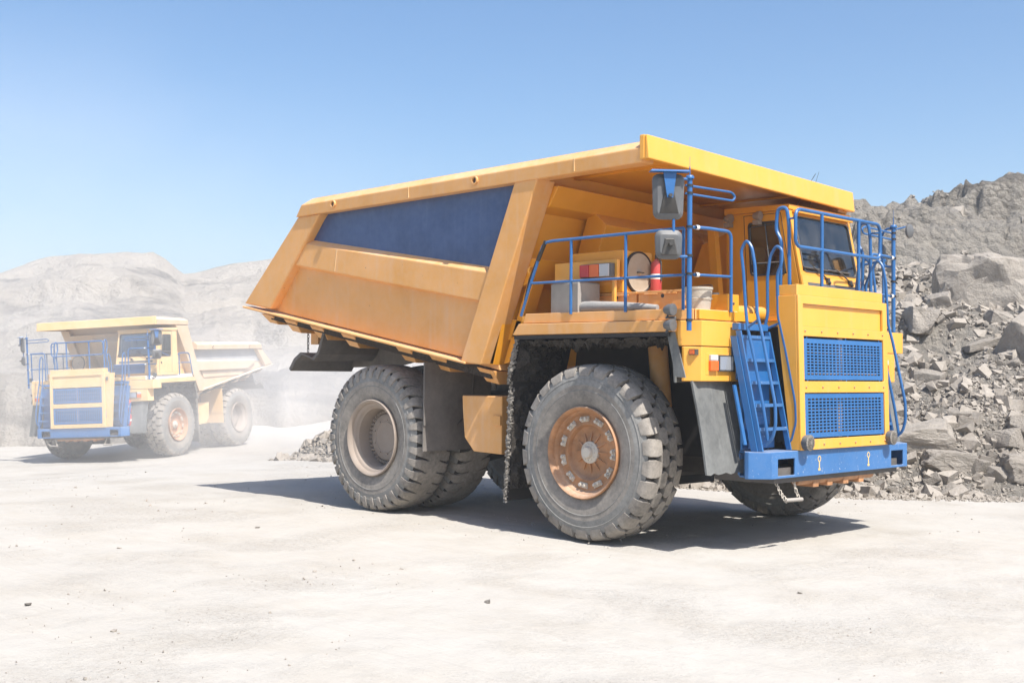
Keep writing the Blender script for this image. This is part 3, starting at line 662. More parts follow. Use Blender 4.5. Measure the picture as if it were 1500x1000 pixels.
        m = MB(); r = .0175
        if s < 0:
            m.tube([(-.99,yr,2.56),(-.84,yr,2.93),(-.63,yr,3.40),(-.50,yr,3.415),(1.38,yr,3.415)], r, 8, fil=.1); m.cyl((-.82,yr,2.94),(1.40,yr,2.925),r*.85)
            m.cyl((-.72,yr,3.20),(-.60,yr,3.42),.022,8,1)
            m.tube([(-1.0,S(2.1),2.75),(-.9,S(2.13),2.98),(-.68,yr,3.30)], .018, 8, 1)
            for xx in (-.20, .60): m.cyl((xx,yr,2.56),(xx,yr,3.415),r)
        else:
            m.tube([(-.95,yr,2.56),(-.78,yr,3.25),(-.3,yr,3.25),(.2,yr+.0,3.12),(1.0,yr,3.35),(1.38,yr,3.40)], r, 8, fil=.1); m.tube([(-.85,yr,2.94),(-.2,yr,2.94),(.3,yr,2.86),(1.0,yr,2.93),(1.4,yr,2.925)], r*.85, 8, fil=.1)
            for xx in (-.20, .72): m.cyl((xx,yr,2.56),(xx,yr,2.94 if xx > 0 else 3.22),r)
        m.cyl((1.36,S(2.155),2.56),(1.36,S(2.155),3.42),r)
        m.tube([(1.47,S(2.16),3.42),(1.52,S(1.95),3.425),(1.52,S(1.52),3.425),(1.52,S(1.515),2.56)], r, 8, fil=.09); m.cyl((1.48,S(2.14),2.925),(1.52,S(1.515),2.94),r*.85)
        for z in (3.42, 2.925): m.lathe([(.024,-.025),(.024,.025)], c=(1.50, S(2.11), z), axis='y', n=10, mi=2)
        pt(m, 'deck_railing', [BR, M['dark'], M['whitepaint']])
        # mirror post
        px, py = 1.475, S(2.205)
        zt = 3.95 if s < 0 else 3.85
        m = MB(); m.cyl((px,py,2.34),(px,py,zt),.027,12); m.lathe([(.045,0),(.045,.02),(.034,.035),(.0,.036)], c=(px,py,zt-.03), axis='z', n=14); m.cyl((px,py,zt),(px,py,zt+.10),.006,6); m.cyl((px,py,zt+.10),(px,py,zt+.2),.002,5)
        for z in (zt-.10, zt-.18, 3.42, 3.12, 2.93, 2.45): m.lathe([(.036,-.012),(.036,.012)], c=(px,py,z), axis='z', n=12, mi=1)
        post = pt(m, 'mirror_post', [BR, M['dark']])
        m = MB(); q = S(2.40)
        if A and s > 0: m.tube([(px,py,zt-.04),(px-.10,S(2.2),zt-.035),(px-.17,S(2.21),zt-.12),(px-.17,S(2.21),3.42),(px-.12,S(2.2),3.32),(px,py,3.31)], .0155, 8, fil=.07)
        else: m.tube([(px,py,zt-.04),(px-.03,S(2.30),zt-.035),(px-.06,q,zt-.10),(px-.06,q,3.20),(px-.05,S(2.34),3.10),(px,py,3.11)], .0155, 8, fil=.07)
        m.tube([(px-.02,S(2.25),zt-.10),(px,S(1.45),zt-.085),(px,S(1.38),zt-.125),(px,S(1.42),zt-.175),(px-.02,S(2.25),zt-.185)], .0125, 8, fil=.05)
        arm = pt(m, 'mirror_arm', BR, post)
        ang = R_(40)*s
        def mirror(cx, cy, cz, w, h, cap):
            mm = MB(); ca, sa = math.cos(ang), math.sin(ang)
            T = lambda u, v, d: (cx + ca*d - sa*u, cy + sa*d + ca*u, cz+v)
            rr = [(u*(1 - .10*(h/2-v)/h), v) for u, v in rrect(-w/2, w/2, -h/2, h/2, .07)]; ri = rrect(-w/2+.03, w/2-.03, -h/2+.03, h/2-.03, .03); rb = rrect(-w/2+.05, w/2-.05, -h/2+.05, h/2-.05, .03)
            n = len(rr)
            V = [T(u,v,-.03) for u,v in ri] + [T(u,v,-.032) for u,v in rr] + [T(u,v,.0) for u,v in rr] + [T(u,v,.035) for u,v in rb]
            F = [tuple(range(n))]; mi = [1]
            for k in range(3):
                for i in range(n): F.append((k*n+i, k*n+(i+1) % n, (k+1)*n+(i+1) % n, (k+1)*n+i))
            mm.add(V, F[1:], 0); mm.add([T(u,v,-.03) for u,v in ri], [tuple(range(n))], 1); mm.add([T(u,v,.035) for u,v in rb], [tuple(range(n))], 0)
            b = [T(-.05,.06,.036), T(.05,.06,.036), T(w*.30,-h*.38,.036), T(-w*.30,-h*.38,.036)]; mm.loft(b, [T(-.04,.05,.06), T(.04,.05,.06), T(w*.28,-h*.36,.045), T(-w*.28,-h*.36,.045)], 2)
            mm.box(0,0,0,0,0,0) if False else None
            mm.cyl(T(0,0,.03), T(0,0,.12), .02, 8, 2); mm.cyl(T(0,0,.1), (px-.06,q,cz), .014, 8, 2)
            mo = pt(mm, 'mirror', [M['greyplastic'], M['mirror'], M['black']], post)
            if cap:
                mm = MB(); mm.loft([T(-.21,h/2+.01,.0),T(.2,h/2+.01,.0),T(.2,h/2+.01,.12),T(-.21,h/2+.01,.12)], [T(-.19,h/2+.035,.0),T(.19,h/2+.035,.0),T(.19,h/2+.03,.1),T(-.19,h/2+.03,.1)])
                mm.loft([T(-.07,h/2+.01,.06),T(.07,h/2+.01,.06),T(.03,-.02,.07),T(-.03,-.02,.07)], [T(-.07,h/2+.01,.075),T(.07,h/2+.01,.075),T(.03,-.02,.085),T(-.03,-.02,.085)])
                pt(mm, 'mirror_hood', BR, mo)
        if not (A and s > 0): mirror(px-.09, S(2.45), 3.715, .34, .47, True); mirror(px-.09, S(2.44), 3.22, .29, .30, False)
        else: mirror(px-.20, S(2.30), 3.45, .20, .34, False)
        # round spotting mirror
        m = MB(); c = (1.62, S(2.36), 3.78)
        m.lathe([(0,.0),(.05,.012),(.082,.02)], c=c, axis='x', n=24, mi=1, sgn=-1); m.lathe([(.082,.02),(.092,.015),(.092,-.01),(.06,-.03),(0,-.035)], c=c, axis='x', n=24, mi=0, sgn=-1)
        m.tube([(px,py,zt-.06),(c[0]-.03,S(2.40),zt-.0),(c[0]-.02,S(2.47),zt-.02),(c[0]-.02,S(2.47),3.80),(c[0]-.01,S(2.38),3.78)], .01, 6, 2, fil=.03)
        if s > 0 and A: pt(m, 'mirror', [M['greyplastic'], M['mirror'], BR], post)
        # work lamps on the deck edge
        if s < 0 or not A:
            for zz in ((2.56, 2.40) if A else (2.60,)):
                m = MB(); c = (1.27, S(2.27), zz); m.lathe([(0,-.06),(.04,-.055),(.06,-.01),(.064,.05),(.058,.052),(0,.045)], c=c, axis='x', n=18); m.tube([(c[0]-.02,c[1],zz-.06),(c[0]-.05,c[1],zz-.08),(1.30,S(2.2),2.48)], .012, 6)
                pt(m, 'work_lamp', M['greyplastic'], dk)
    make_cab(root, A, pt, Y, YF, B)
    make_fittings(root, A, pt, Y)
    return root
def lump_mesh(mb, pts, rad, seed, mi=0):
    rnd = random.Random(seed)
    for x, y, z in pts:
        r = rad*(.5+rnd.random()); a = [1+rnd.uniform(-.35,.35) for _ in range(3)]
        bm = bmesh.new(); bmesh.ops.create_icosphere(bm, subdivisions=1, radius=r)
        V = [(x + v.co.x*a[0]*(1+rnd.uniform(-.25,.25)), y + v.co.y*a[1]*(1+rnd.uniform(-.25,.25)), z + v.co.z*a[2]*(1+rnd.uniform(-.25,.25))) for v in bm.verts]
        mb.add(V, [[v.index for v in f.verts] for f in bm.faces], mi); bm.free()
def crust(par, fn, nu, nv, u1, v1, amp, seed, thick, ragged=.35, mat='mud'):
    """sheet of dried mud: fn(u, v, h) -> point standing h off the steel; ragged lower edge"""
    from mathutils import noise
    m = MB(); V = []; F = []
    for i in range(nu+1):
        for j in range(nv+1):
            u, v = i/nu, j/nv
            p = Vector((u*u1*9 + seed, v*v1*9, seed*1.7))
            h = max(0, .35 + noise.fractal(p, .8, 2.0, 5)*.9 + .25*noise.noise(p*3.1))*amp
            e = min(u, v, 1-u, 1-v); h *= min(1, e*8 + ragged*(.5+noise.noise(p*2)))
            V.append(fn(u + (noise.noise(p*1.7)*.4)/nu, v + (noise.noise(p*1.9+Vector((9,9,9)))*.4)/nv, max(h, -.001) + .002))
    for i in range(nu):
        for j in range(nv): a = i*(nv+1)+j; F.append((a, a+1, a+nv+2, a+nv+1))
    m.add(V, F, 0, True); o = m.build('caked_mud', [M[mat]], par); return o
def mudlump(par, s):
    crust(par, lambda u, v, h: (-1.04+2.22*u, s*(1.40+.79*v), 2.283-h), 90, 34, 2.2, .8, .11, 3.3+s, 0)
    crust(par, lambda u, v, h: (-1.02-.15*(1-v)+h, s*(1.36+.78*u), 1.78+.50*v), 40, 26, .8, .5, .10, 7.1+s, 0)
    crust(par, lambda u, v, h: (-1.235+.05*v+h, s*(1.36+.74*u), .50+1.25*v), 36, 60, .7, 1.2, .06, 5.1+s, 0)
def mudedge(par, s):
    from mathutils import noise
    for z0, z1, fx, y0, r in ((1.75, 2.32, lambda z: -1.065-.27*(2.33-z), 2.16, .030), (.34, 1.79, lambda z: -1.20-.062*(1.78-z), 2.12, .030)):
        m = MB(); n = int((z1-z0)/.008); k = 14; V = []; F = []
        for i in range(n+1):
            z = z0 + (z1-z0)*i/n
            for j in range(k):
                a = 2*math.pi*j/k; p = Vector((math.cos(a)*.8, math.sin(a)*.8, z*26+s))
                q = r*(.80 + .75*noise.fractal(p*1.3, .6, 2.1, 4) + .45*noise.noise(Vector((3.3, s, z*9))))
                V.append((fx(z)+q*1.3*math.cos(a), s*(y0-.005)+q*math.sin(a), z + .008*noise.noise(p*2)))
        for i in range(n):
            for j in range(k): F.append((i*k+j, i*k+(j+1) % k, (i+1)*k+(j+1) % k, (i+1)*k+j))
        m.add(V, F, 0, True); m.build('mud_edge', [M['mudlit']], par)
def make_cab(root, A, pt, Y, YF, B):
    y0, y1 = .72, 2.20
    fx = lambda z: 1.035 - (z-3.03)*.205          # windscreen plane
    # frame: floor, rear wall, roof, sides with window cut-outs built from strips
    m = MB(); T = .04
    m.box(-.10, 1.05, y0, y1, 2.575, 2.64); m.box(-.10, -.06, y0, y1, 2.641, 3.98)
    m.prism([(-.12,3.965),(fx(4.0)+.02,3.965),(fx(4.0)+.02,4.03),(-.12,4.05)], y0-.02, y1+.02)
    m.prism([(fx(3.99)+.02,3.93),(fx(3.99)+.09,3.92),(fx(3.99)+.09,3.965),(fx(4.0)+.02,3.964)], y0+.05, y1-.05)
    # front panel strips around windscreen (y .80..2.12, z 3.19..3.88)
    zc = [2.64, 3.19, 3.885, 3.964]; yc = [y0, .80, 2.12, y1]
    m.plate(yc, zc, {(1, 1)}, lambda u, v, w: (fx(v)+w, u, v), T)
    W = {}
    for y, d in ((y0, 1), (y1, -1)):
        zs = [2.64, 3.16, 3.83, 3.964]
        def mp(u, v, w, y=y, d=d):
            e = fx(v)-.045; return (-.06 + (e+.06)*u, y - d*w if False else y + d*(-w), v)
        m.plate([0, .335, .845, 1], zs, {(1, 1)}, mp, T)
    cab = pt(m, 'cab', Y if A else M['pale'], root, .008)
    # front skin panel, brighter clean paint and grey strip
    m = MB(); m.plate([y0+.01, y1-.01], [2.66, 3.135], set(), lambda u, v, w: (fx(v)+.006+w, u, v), .005); fp = pt(m, 'front_panel', YF, cab)
    m = MB(); m.plate([.84, 2.05], [2.985, 3.05], set(), lambda u, v, w: (fx(v)+.010+w, u, v), .003); pt(m, 'trim_strip', M['greyplastic'], fp)
    m = MB()
    m.plate([.66, 1.80], [2.655, 2.96], set(), lambda u, v, w: (fx(v)+.010+w, u, v), .003)
    for k in range(7):
        z = 2.67 + k*.042; m.hexa([(fx(z)+.012,.66,z),(fx(z)+.045,.66,z+.004),(fx(z)+.045,1.80,z+.004),(fx(z)+.012,1.80,z),(fx(z)+.012,.66,z+.012),(fx(z)+.045,.66,z+.016),(fx(z)+.045,1.80,z+.016),(fx(z)+.012,1.80,z+.012)])
    pt(m, 'air_vent', B, cab)
    def pane(name, outline, fn, mats, par=cab, fr=.028, tg=.006):
        m = MB(); n = len(outline); cu = sum(u for u, v in outline)/n; cv = sum(v for u, v in outline)/n
        inn = []
        for u, v in outline:
            L = math.hypot(u-cu, v-cv); k = (L-fr)/L; inn.append((cu+(u-cu)*k, cv+(v-cv)*k))
        V = [fn(u,v,.008) for u,v in outline] + [fn(u,v,.010) for u,v in inn] + [fn(u,v,-.03) for u,v in inn] + [fn(u,v,-.03) for u,v in outline]
        F = []
        for k in range(4):
            for i in range(n): F.append((k*n+i, k*n+(i+1) % n, ((k+1) % 4)*n+(i+1) % n, ((k+1) % 4)*n+i))
        m.add(V, F, 0); o = pt(m, name, mats[0], par)
        m = MB(); m.loft([fn(u,v,-.012) for u,v in inn], [fn(u,v,-.012+tg) for u,v in inn]); pt(m, 'pane', mats[1], o)
        return o
    ws = pane('windscreen', rrect(.79, 2.13, 3.18, 3.895, .07), lambda u, v, w: (fx(v)+w, u, v), (M['black'], M['glass']))
    for y, s in ((y0, -1), (y1, 1)):
        ex = lambda v: fx(v)-.045
        def fn(u, v, w, y=y, s=s): return (-.06 + (ex(v)+.06)*u, y + s*w, v)
        o = pane('side_window', rrect(.33, .85, 3.15, 3.84, .06), fn, (M['black'], M['glassd']))
        m = MB(); m.tube([fn(.62, 3.30, .002), fn(.62, 3.81, .002)], .007, 6); m.tube([fn(.36, 3.31, .004), fn(.82, 3.31, .004)], .010, 6); m.tube([fn(.36,3.30,.006)]+[fn(.365,3.78,.006), fn(.81,3.80,.006), fn(.815,3.31,.006)], .006, 6, fil=.03); pt(m, 'window_slider', M['greyplastic'], o)
        m = MB()
        for a, b in (((.27,2.66),(.27,3.93)), ((.27,3.93),(.90,3.93)), ((.90,3.93),(.90,2.66))): m.tube([fn(*a,.002), fn(*b,.002)], .004, 5)
        m.box(.80, .83, y+s*.01-.012, y+s*.01+.012, 2.93, 2.99); pt(m, 'door_seam', M['dark'], cab)
    for yy, sgn in ((1.30, 1), (1.86, 1)):
        m = MB(); b = (fx(3.12)+.02, yy, 3.12)
        m.tube([b, (fx(3.2)+.035, yy-.18, 3.20), (fx(3.25)+.03, yy-.30, 3.25)], .010, 6); m.tube([(fx(3.235)+.022, yy-.52, 3.235), (fx(3.24)+.022, yy+.05, 3.225)], .012, 6); m.box(b[0]-.02, b[0]+.03, yy-.02, yy+.03, 3.07, 3.13); m.tube([b, (b[0]+.015, yy+.06, 3.06)], .02, 8); pt(m, 'wiper', M['black'], ws)
    # interior
    m = MB(); m.box(.62, .95, .80, 2.12, 2.66, 3.16); m.prism([(.55,3.16),(.96,3.16),(.90,3.25),(.62,3.22)], 1.45, 2.10); pt(m, 'dashboard', M['black'], cab, .01)
    m = MB(); m.box(-.02, .40, 1.54, 2.04, 2.64, 3.0); m.prism([(-.05,3.0),(.08,3.0),(.0,3.6),(-.05,3.6)], 1.54, 2.04); pt(m, 'seat', M['seat'], cab, .03)
    m = MB(); c = Vector((.56, 1.79, 3.27)); ax = Vector((-.55, 0, .83)); u = Vector((0,1,0)); w_ = ax.cross(u)
    m.tube([c + (u*math.cos(a) + w_*math.sin(a))*.20 for a in np.linspace(0, 6.283, 28, endpoint=False)], .013, 8, closed=True); m.cyl(c, c - ax*.22, .03); m.cyl(c - u*.2, c + u*.2, .012); m.cyl(c, c + w_*.2, .012); pt(m, 'steering_wheel', M['greyplastic'], cab)
    m = MB(); m.plate([.82, 2.10], [3.74, 3.87], set(), lambda u, v, w: (fx(v)-.08+w, u, v), .006); pt(m, 'sun_visor', M['greyplastic'] if A else M['whitepaint'], cab)
    for yy in (.86, 1.06) if A else (.86,):
        m = MB(); c = (.42 if yy > 1 else -.02, y0-.07, 3.86); m.lathe([(0,-.06),(.035,-.05),(.055,.0),(.058,.05),(.05,.05),(0,.04)], c=(c[0],c[1],c[2]+.05), axis='x', n=14); m.box(c[0]-.05, c[0]+.03, c[1]-.03, y0-.001, c[2]-.06, c[2]-.005); pt(m, 'roof_lamp', M['rimdust'], cab)
    # rear cab cabinet and air duct towards the body
    m = MB(); m.prism([(-.95,2.57),(-.14,2.57),(-.14,3.75),(-.55,3.62)], .80, 1.9); pt(m, 'rear_cabinet', Y, cab, .01)
    m = MB(); m.prism([(-.14,2.57),(-.02,2.57),(-.14,3.78),(-.24,3.78)], .50, .60); pt(m, 'cab_brace', Y, cab)
    if A:
        m = MB(); m.tube([(.80,.95,4.03),(.80,1.18,4.27),(.80,1.42,4.50)], .004, 5); pt(m, 'antenna', M['dark'], cab); m = MB(); m.tube([(.82,1.22,4.03),(.82,1.34,4.3),(.82,1.47,4.53)], .0025, 5); pt(m, 'antenna', M['dark'], cab)
def make_fittings(root, A, pt, Y):
    # air cleaner with round cover
    m = MB(); m.box(-.72, .10, -1.62, -1.08, 2.83, 3.32); ac = pt(m, 'air_cleaner', Y, root, .012)
    m = MB(); m.lathe([(.248,.0),(.248,.035),(.236,.042),(.226,.03)], c=(.10,-1.35,3.07), axis='x', n=36, mi=1); m.lathe([(.226,.03),(.205,.022),(.15,.03),(.10,.022),(.03,.028),(.02,.05),(0,.052)], c=(.10,-1.35,3.07), axis='x', n=36); m.box(.125,.16,-1.40,-1.30,3.065,3.075,1); pt(m, 'round_cover', [M['disc'], M['dark']], ac)
    m = MB(); m.box(-.55, .0, -1.5, -1.1, 2.57, 2.829); pt(m, 'cleaner_stand', M['yellow_front'] if A else M['pale'], ac)
    # tail light cluster on the deck
    m = MB(); m.box(-.85, .12, -1.75, -1.70, 2.97, 3.20); m.box(-.80, -.76, -1.72, -1.68, 2.57, 2.969); m.box(.02, .06, -1.72, -1.68, 2.57, 2.969)
    br = pt(m, 'light_bracket', M['yellow_front'] if A else M['pale'], root, .004)
    m = MB(); m.box(-.37, .09, -1.83, -1.752, 2.995, 3.155, 3)
    for k, x in enumerate((-.365, -.215, -.065)): m.box(x, x+.142, -1.855, -1.831, 3.003, 3.147, k)
    pt(m, 'tail_light', [M['red'], M['orange'], M['white'], M['greyplastic']], br, .006)
    for x0, x1 in ((-.33, .30), (.33, .98)):
        m = MB(); m.box(x0, x1, -1.62, -1.25, 2.567, 2.80); m.box(x0-.01, x1+.01, -1.632, -1.24, 2.80, 2.825); m.lathe([(.024,0),(.024,.003),(0,.003)], c=((x0+x1)/2+.02, -1.6205, 2.765), axis='y', n=14, mi=1, sgn=-1); m.cyl((x0+.1,-1.635,2.79),(x0+.28,-1.635,2.79),.008,6,0); m.cyl((x1-.28,-1.635,2.79),(x1-.1,-1.635,2.79),.008,6,0)
        pt(m, 'tool_box', [M['body'] if A else M['pale'], M['black']], root, .006)
    m = MB(); m.box(1.22, 1.46, -1.50, -1.28, 2.567, 2.76); 
    for yy in (-1.43, -1.38): m.lathe([(.017,0),(.017,.003),(0,.003)], c=(1.461, yy, 2.66), axis='x', n=12, mi=1)
    pt(m, 'battery_box', [Y, M['black']], root, .006)
    m = MB(); m.lathe([(.05,0),(.05,.3),(0,.3)], c=(1.1,-1.22,2.5), axis='z', n=16); pt(m, 'reservoir', M['greyplastic'], root)
    # fuel tank and rear flap (both sides)
    for s in (-1, 1):
        m = MB(); m.prism([(-2.30,1.60),(-1.58,1.60),(-1.58,.885),(-2.08,.90),(-2.25,1.07),(-2.29,1.42)], s*1.0, s*1.9); tk = pt(m, 'fuel_tank', M['body'] if A else M['pale'], root, .012)
        m = MB(); m.box(-1.72, -1.585, s*1.905-.02, s*1.905+.02, 1.24, 1.36); pt(m, 'tank_bracket', M['body'] if A else M['pale'], tk, .004)
        m = MB()
        for z0, z1, o in ((1.20,2.02,0), (.87,1.215,.008)): m.box(-2.80-o, -2.78-o*2+.0, *sorted((s*.92, s*2.12)), z0, z1)
        fl = pt(m, 'mud_flap', M['guard'] if A else M['pale'], root)
        m = MB(); m.tube([(-2.765,s*1.25,2.0),(-2.765,s*1.28,1.6),(-2.765,s*1.42,1.3),(-2.765,s*1.55,1.2)], .008, 6, fil=.1); pt(m, 'hose', M['steel'], fl)
        m = MB(); m.tube([(-2.2,s*.7,2.2),(-2.4,s*.75,1.3)], .07, 12); pt(m, 'hoist_cylinder', M['steel'], root)
# ------------------------------------------------------------------ land
def hash2(ix, iy, seed):
    h = (ix.astype(np.int64)*374761393 + iy.astype(np.int64)*668265263 + seed*974634777) & 0xffffffff
    h = ((h ^ (h >> 13))*1274126177) & 0xffffffff
    return ((h ^ (h >> 16)) & 0xffff)/65535.0
def vnoise(x, y, seed):
    ix, iy = np.floor(x), np.floor(y); fx, fy = x-ix, y-iy
    u, v = fx*fx*fx*(fx*(fx*6-15)+10), fy*fy*fy*(fy*(fy*6-15)+10)
    a, b, c, d = hash2(ix,iy,seed), hash2(ix+1,iy,seed), hash2(ix,iy+1,seed), hash2(ix+1,iy+1,seed)
    return (a*(1-u)+b*u)*(1-v) + (c*(1-u)+d*u)*v - .5
def fbm(x, y, seed, oct=5, gain=.5, lac=2.03):
    s = 0; a = 1.0
    for k in range(oct): s = s + a*vnoise(x, y, seed+k*17); a *= gain; x, y = x*lac*.8+y*lac*.6, y*lac*.8-x*lac*.6
    return s
def ridged(x, y, seed, oct=4):
    s = 0; a = 1.0
    for k in range(oct): s = s + a*(.5-np.abs(vnoise(x, y, seed+k*13))*2); a *= .5; x, y = x*2.1, y*2.1
    return s
ss = lambda a, b, x: (lambda t: t*t*(3-2*t))(np.clip((x-a)/(b-a), 0, 1))
CAM = np.array([9.0194, -12.4147])
def ground_h(x, y):
    w = ss(8, 24, np.hypot(x+1, y*.5))*ss(4, -6, x+.2*y)
    z = w*np.clip(-.815 + .0287*(x+28.2) + .0513*(y-8.1), -3, .6)
    far = ss(0, 1, np.hypot(x-CAM[0], y-CAM[1])/60)
    return z + .03*fbm(x*.35, y*.35, 3, 4)*ss(1.5, 6, np.minimum(np.hypot(x, y-1.9), np.hypot(x, y+1.9)))*(1-.0*far)
def grid_obj(name, X, Y, Z, mat):
    nu, nv = X.shape
    me = bpy.data.meshes.new(name)
    V = np.stack([X, Y, Z], -1).reshape(-1, 3).astype(np.float32)
    i = np.arange(nu*nv).reshape(nu, nv)
    F = np.stack([i[:-1,:-1], i[1:,:-1], i[1:,1:], i[:-1,1:]], -1).reshape(-1, 4)
    me.vertices.add(len(V)); me.vertices.foreach_set('co', V.ravel())
    me.loops.add(F.size); me.loops.foreach_set('vertex_index', F.ravel().astype(np.int32))
    me.polygons.add(len(F)); me.polygons.foreach_set('loop_start', np.arange(0, F.size, 4, dtype=np.int32))
    me.polygons.foreach_set('use_smooth', np.ones(len(F), dtype=bool))
    me.materials.append(mat); me.update(); me.validate()
    if me.polygons[0].normal.z < 0: me.flip_normals()
    o = bpy.data.objects.new(name, me); COL.objects.link(o); o['kind'] = 'structure'
    return o
E_slope = earth('grey_overburden', [(.33,.295,.25), (.395,.36,.31), (.47,.435,.385), (.16,.146,.128)], scale=.45, bump=1.0, bdist=.30, strata=.42, fine=22, vor=4.5, speck=.5)
E_hill = earth('pale_spoil', [(.37,.328,.275), (.455,.41,.35), (.52,.475,.415), (.17,.155,.14)], scale=.11, bump=.9, bdist=.7, strata=.22, fine=18)
E_rock = earth('grey_rock', [(.285,.25,.21), (.36,.322,.275), (.44,.40,.35), (.2,.18,.155)], scale=1.6, bump=.9, bdist=.06, fine=9)
E_gravel = earth('grey_rubble', [(.275,.24,.20), (.34,.303,.257), (.42,.38,.33), (.17,.152,.132)], scale=2.5, bump=.5, bdist=.03, fine=8)
def road_mat():
    m, t, N, L = nt('dusty_quarry_floor')
    tc = N('ShaderNodeTexCoord').outputs['Object']
    def noise(scale, det, rough, rot=None, sc=None, dist=0):
        mp = N('ShaderNodeMapping'); L(tc, mp.inputs['Vector'])
        if rot is not None: mp.inputs['Rotation'].default_value = (0, 0, rot)
        if sc: mp.inputs['Scale'].default_value = sc
        n = N('ShaderNodeTexNoise', i_Scale=float(scale), i_Detail=float(det), i_Roughness=rough, i_Distortion=float(dist)); L(mp.outputs[0], n.inputs['Vector']); return n.outputs['Fac']
    big = noise(.16, 6, .6); mid = noise(1.1, 8, .65); fine = noise(18, 6, .7); grit = noise(60, 3, .6); patch = noise(.55, 5, .6, dist=.5)
    track = noise(1.0, 7, .6, rot=-.72, sc=(.10, 1.7, 1)); track2 = noise(1.0, 6, .65, rot=-.60, sc=(.22, 5.5, 1))
    col = mixc(N, L, ramp(N, L, big, [(.35, 0), (.65, 1)]), (.415,.387,.343), (.437,.411,.368))
    col = mixc(N, L, math_(N, L, 'MULTIPLY', ramp(N, L, track, [(.45, 0), (.66, 1)]), .22), col, (.39,.352,.298))
    col = mixc(N, L, math_(N, L, 'MULTIPLY', ramp(N, L, track2, [(.52, 0), (.70, 1)]), .4), col, (.468,.436,.388))
    col = mixc(N, L, math_(N, L, 'MULTIPLY', ramp(N, L, mid, [(.46, 0), (.66, 1)]), .38), col, (.365,.326,.27))
    gp = ramp(N, L, patch, [(.46, 0), (.62, 1)])
    col = mixc(N, L, math_(N, L, 'MULTIPLY', math_(N, L, 'MULTIPLY', ramp(N, L, fine, [(.50, 0), (.62, 1)]), gp), .6), col, (.33,.295,.25))
    col = mixc(N, L, math_(N, L, 'MULTIPLY', math_(N, L, 'MULTIPLY', ramp(N, L, grit, [(.60, 0), (.66, 1)]), math_(N, L, 'ADD', math_(N, L, 'MULTIPLY', gp, .75), .12)), .8), col, (.17,.15,.13))
    b = N('ShaderNodeBsdfPrincipled', i_Roughness=.95); b.inputs['Specular IOR Level'].default_value = .1; L(col, b.inputs['Base Color'])
    h = math_(N, L, 'ADD', math_(N, L, 'ADD', math_(N, L, 'MULTIPLY', mid, 1.6), math_(N, L, 'MULTIPLY', track2, 1.4)), math_(N, L, 'MULTIPLY', math_(N, L, 'ADD', fine, math_(N, L, 'MULTIPLY', grit, .5)), math_(N, L, 'ADD', math_(N, L, 'MULTIPLY', gp, .8), .25)))
    bp = N('ShaderNodeBump', i_Strength=.6, i_Distance=.03); L(h, bp.inputs['Height']); L(bp.outputs[0], b.inputs['Normal'])
    o = N('ShaderNodeOutputMaterial'); L(b.outputs[0], o.inputs['Surface']); return m
E_ground = road_mat()
# ground: one sheet, fine near the camera and trucks, reaching past every slope
th = np.concatenate([np.linspace(R_(95), R_(175), 321), np.linspace(R_(175), R_(455), 90)[1:]])
rr = np.concatenate([np.linspace(.05, 3, 14), np.geomspace(3.2, 60, 330), np.geomspace(64, 330, 24)])
T, Rr = np.meshgrid(th, rr, indexing='ij'); X, Y = CAM[0]+Rr*np.cos(T), CAM[1]+Rr*np.sin(T)
Z = ground_h(X, Y)
fade = ss(45, 8, Rr)
tr = .012*np.sin((Y*.96+X*.12)*2.1)*fbm(X*.3, Y*.8, 41, 3)
Z = Z + fade*(.014*fbm(X*1.6, Y*2.4, 9, 4) + tr + .010*fbm(X*7, Y*7, 31, 3))
grid_obj('ground', X, Y, Z, E_ground)
# rubble slope and quarry face on the right, behind the near truck
BL = np.array([(34,40),(15,17.2),(7,10.6),(1.3,6.85),(-1,5.1),(-4,4.55),(-9,4.9),(-12.5,4.4),(-16.0,5.1),(-18.3,7.6),(-22,13.8),(-30,25),(-44,60)], float)
def base_dist(x, y):
    """signed distance behind the foot of the slope"""
    d = np.full(x.shape, 1e9); sg = np.full(x.shape, 1.0)
    for a, b in zip(BL[:-1], BL[1:]):
        ab = b-a; t = np.clip(((x-a[0])*ab[0]+(y-a[1])*ab[1])/(ab@ab), 0, 1)
        px, py = x-(a[0]+ab[0]*t), y-(a[1]+ab[1]*t); dd = np.hypot(px, py)
        s = np.where(ab[0]*py - ab[1]*px < 0, 1.0, -1.0)
        m = dd < d; d = np.where(m, dd, d); sg = np.where(m, s, sg)
    return d*sg
SKA = [100.0, 109.17, 110.77, 111.85, 112.68, 113.52, 114.65, 115.51, 116.38, 117.55, 118.14, 118.88, 121.15, 125.0, 160.0] ; SKS = [0.814, 0.814, 0.787, 0.78, 0.76, 0.75, 0.782, 0.824, 0.874, 0.92, 0.931, 0.941, 1.062, 1.0, 0.9]
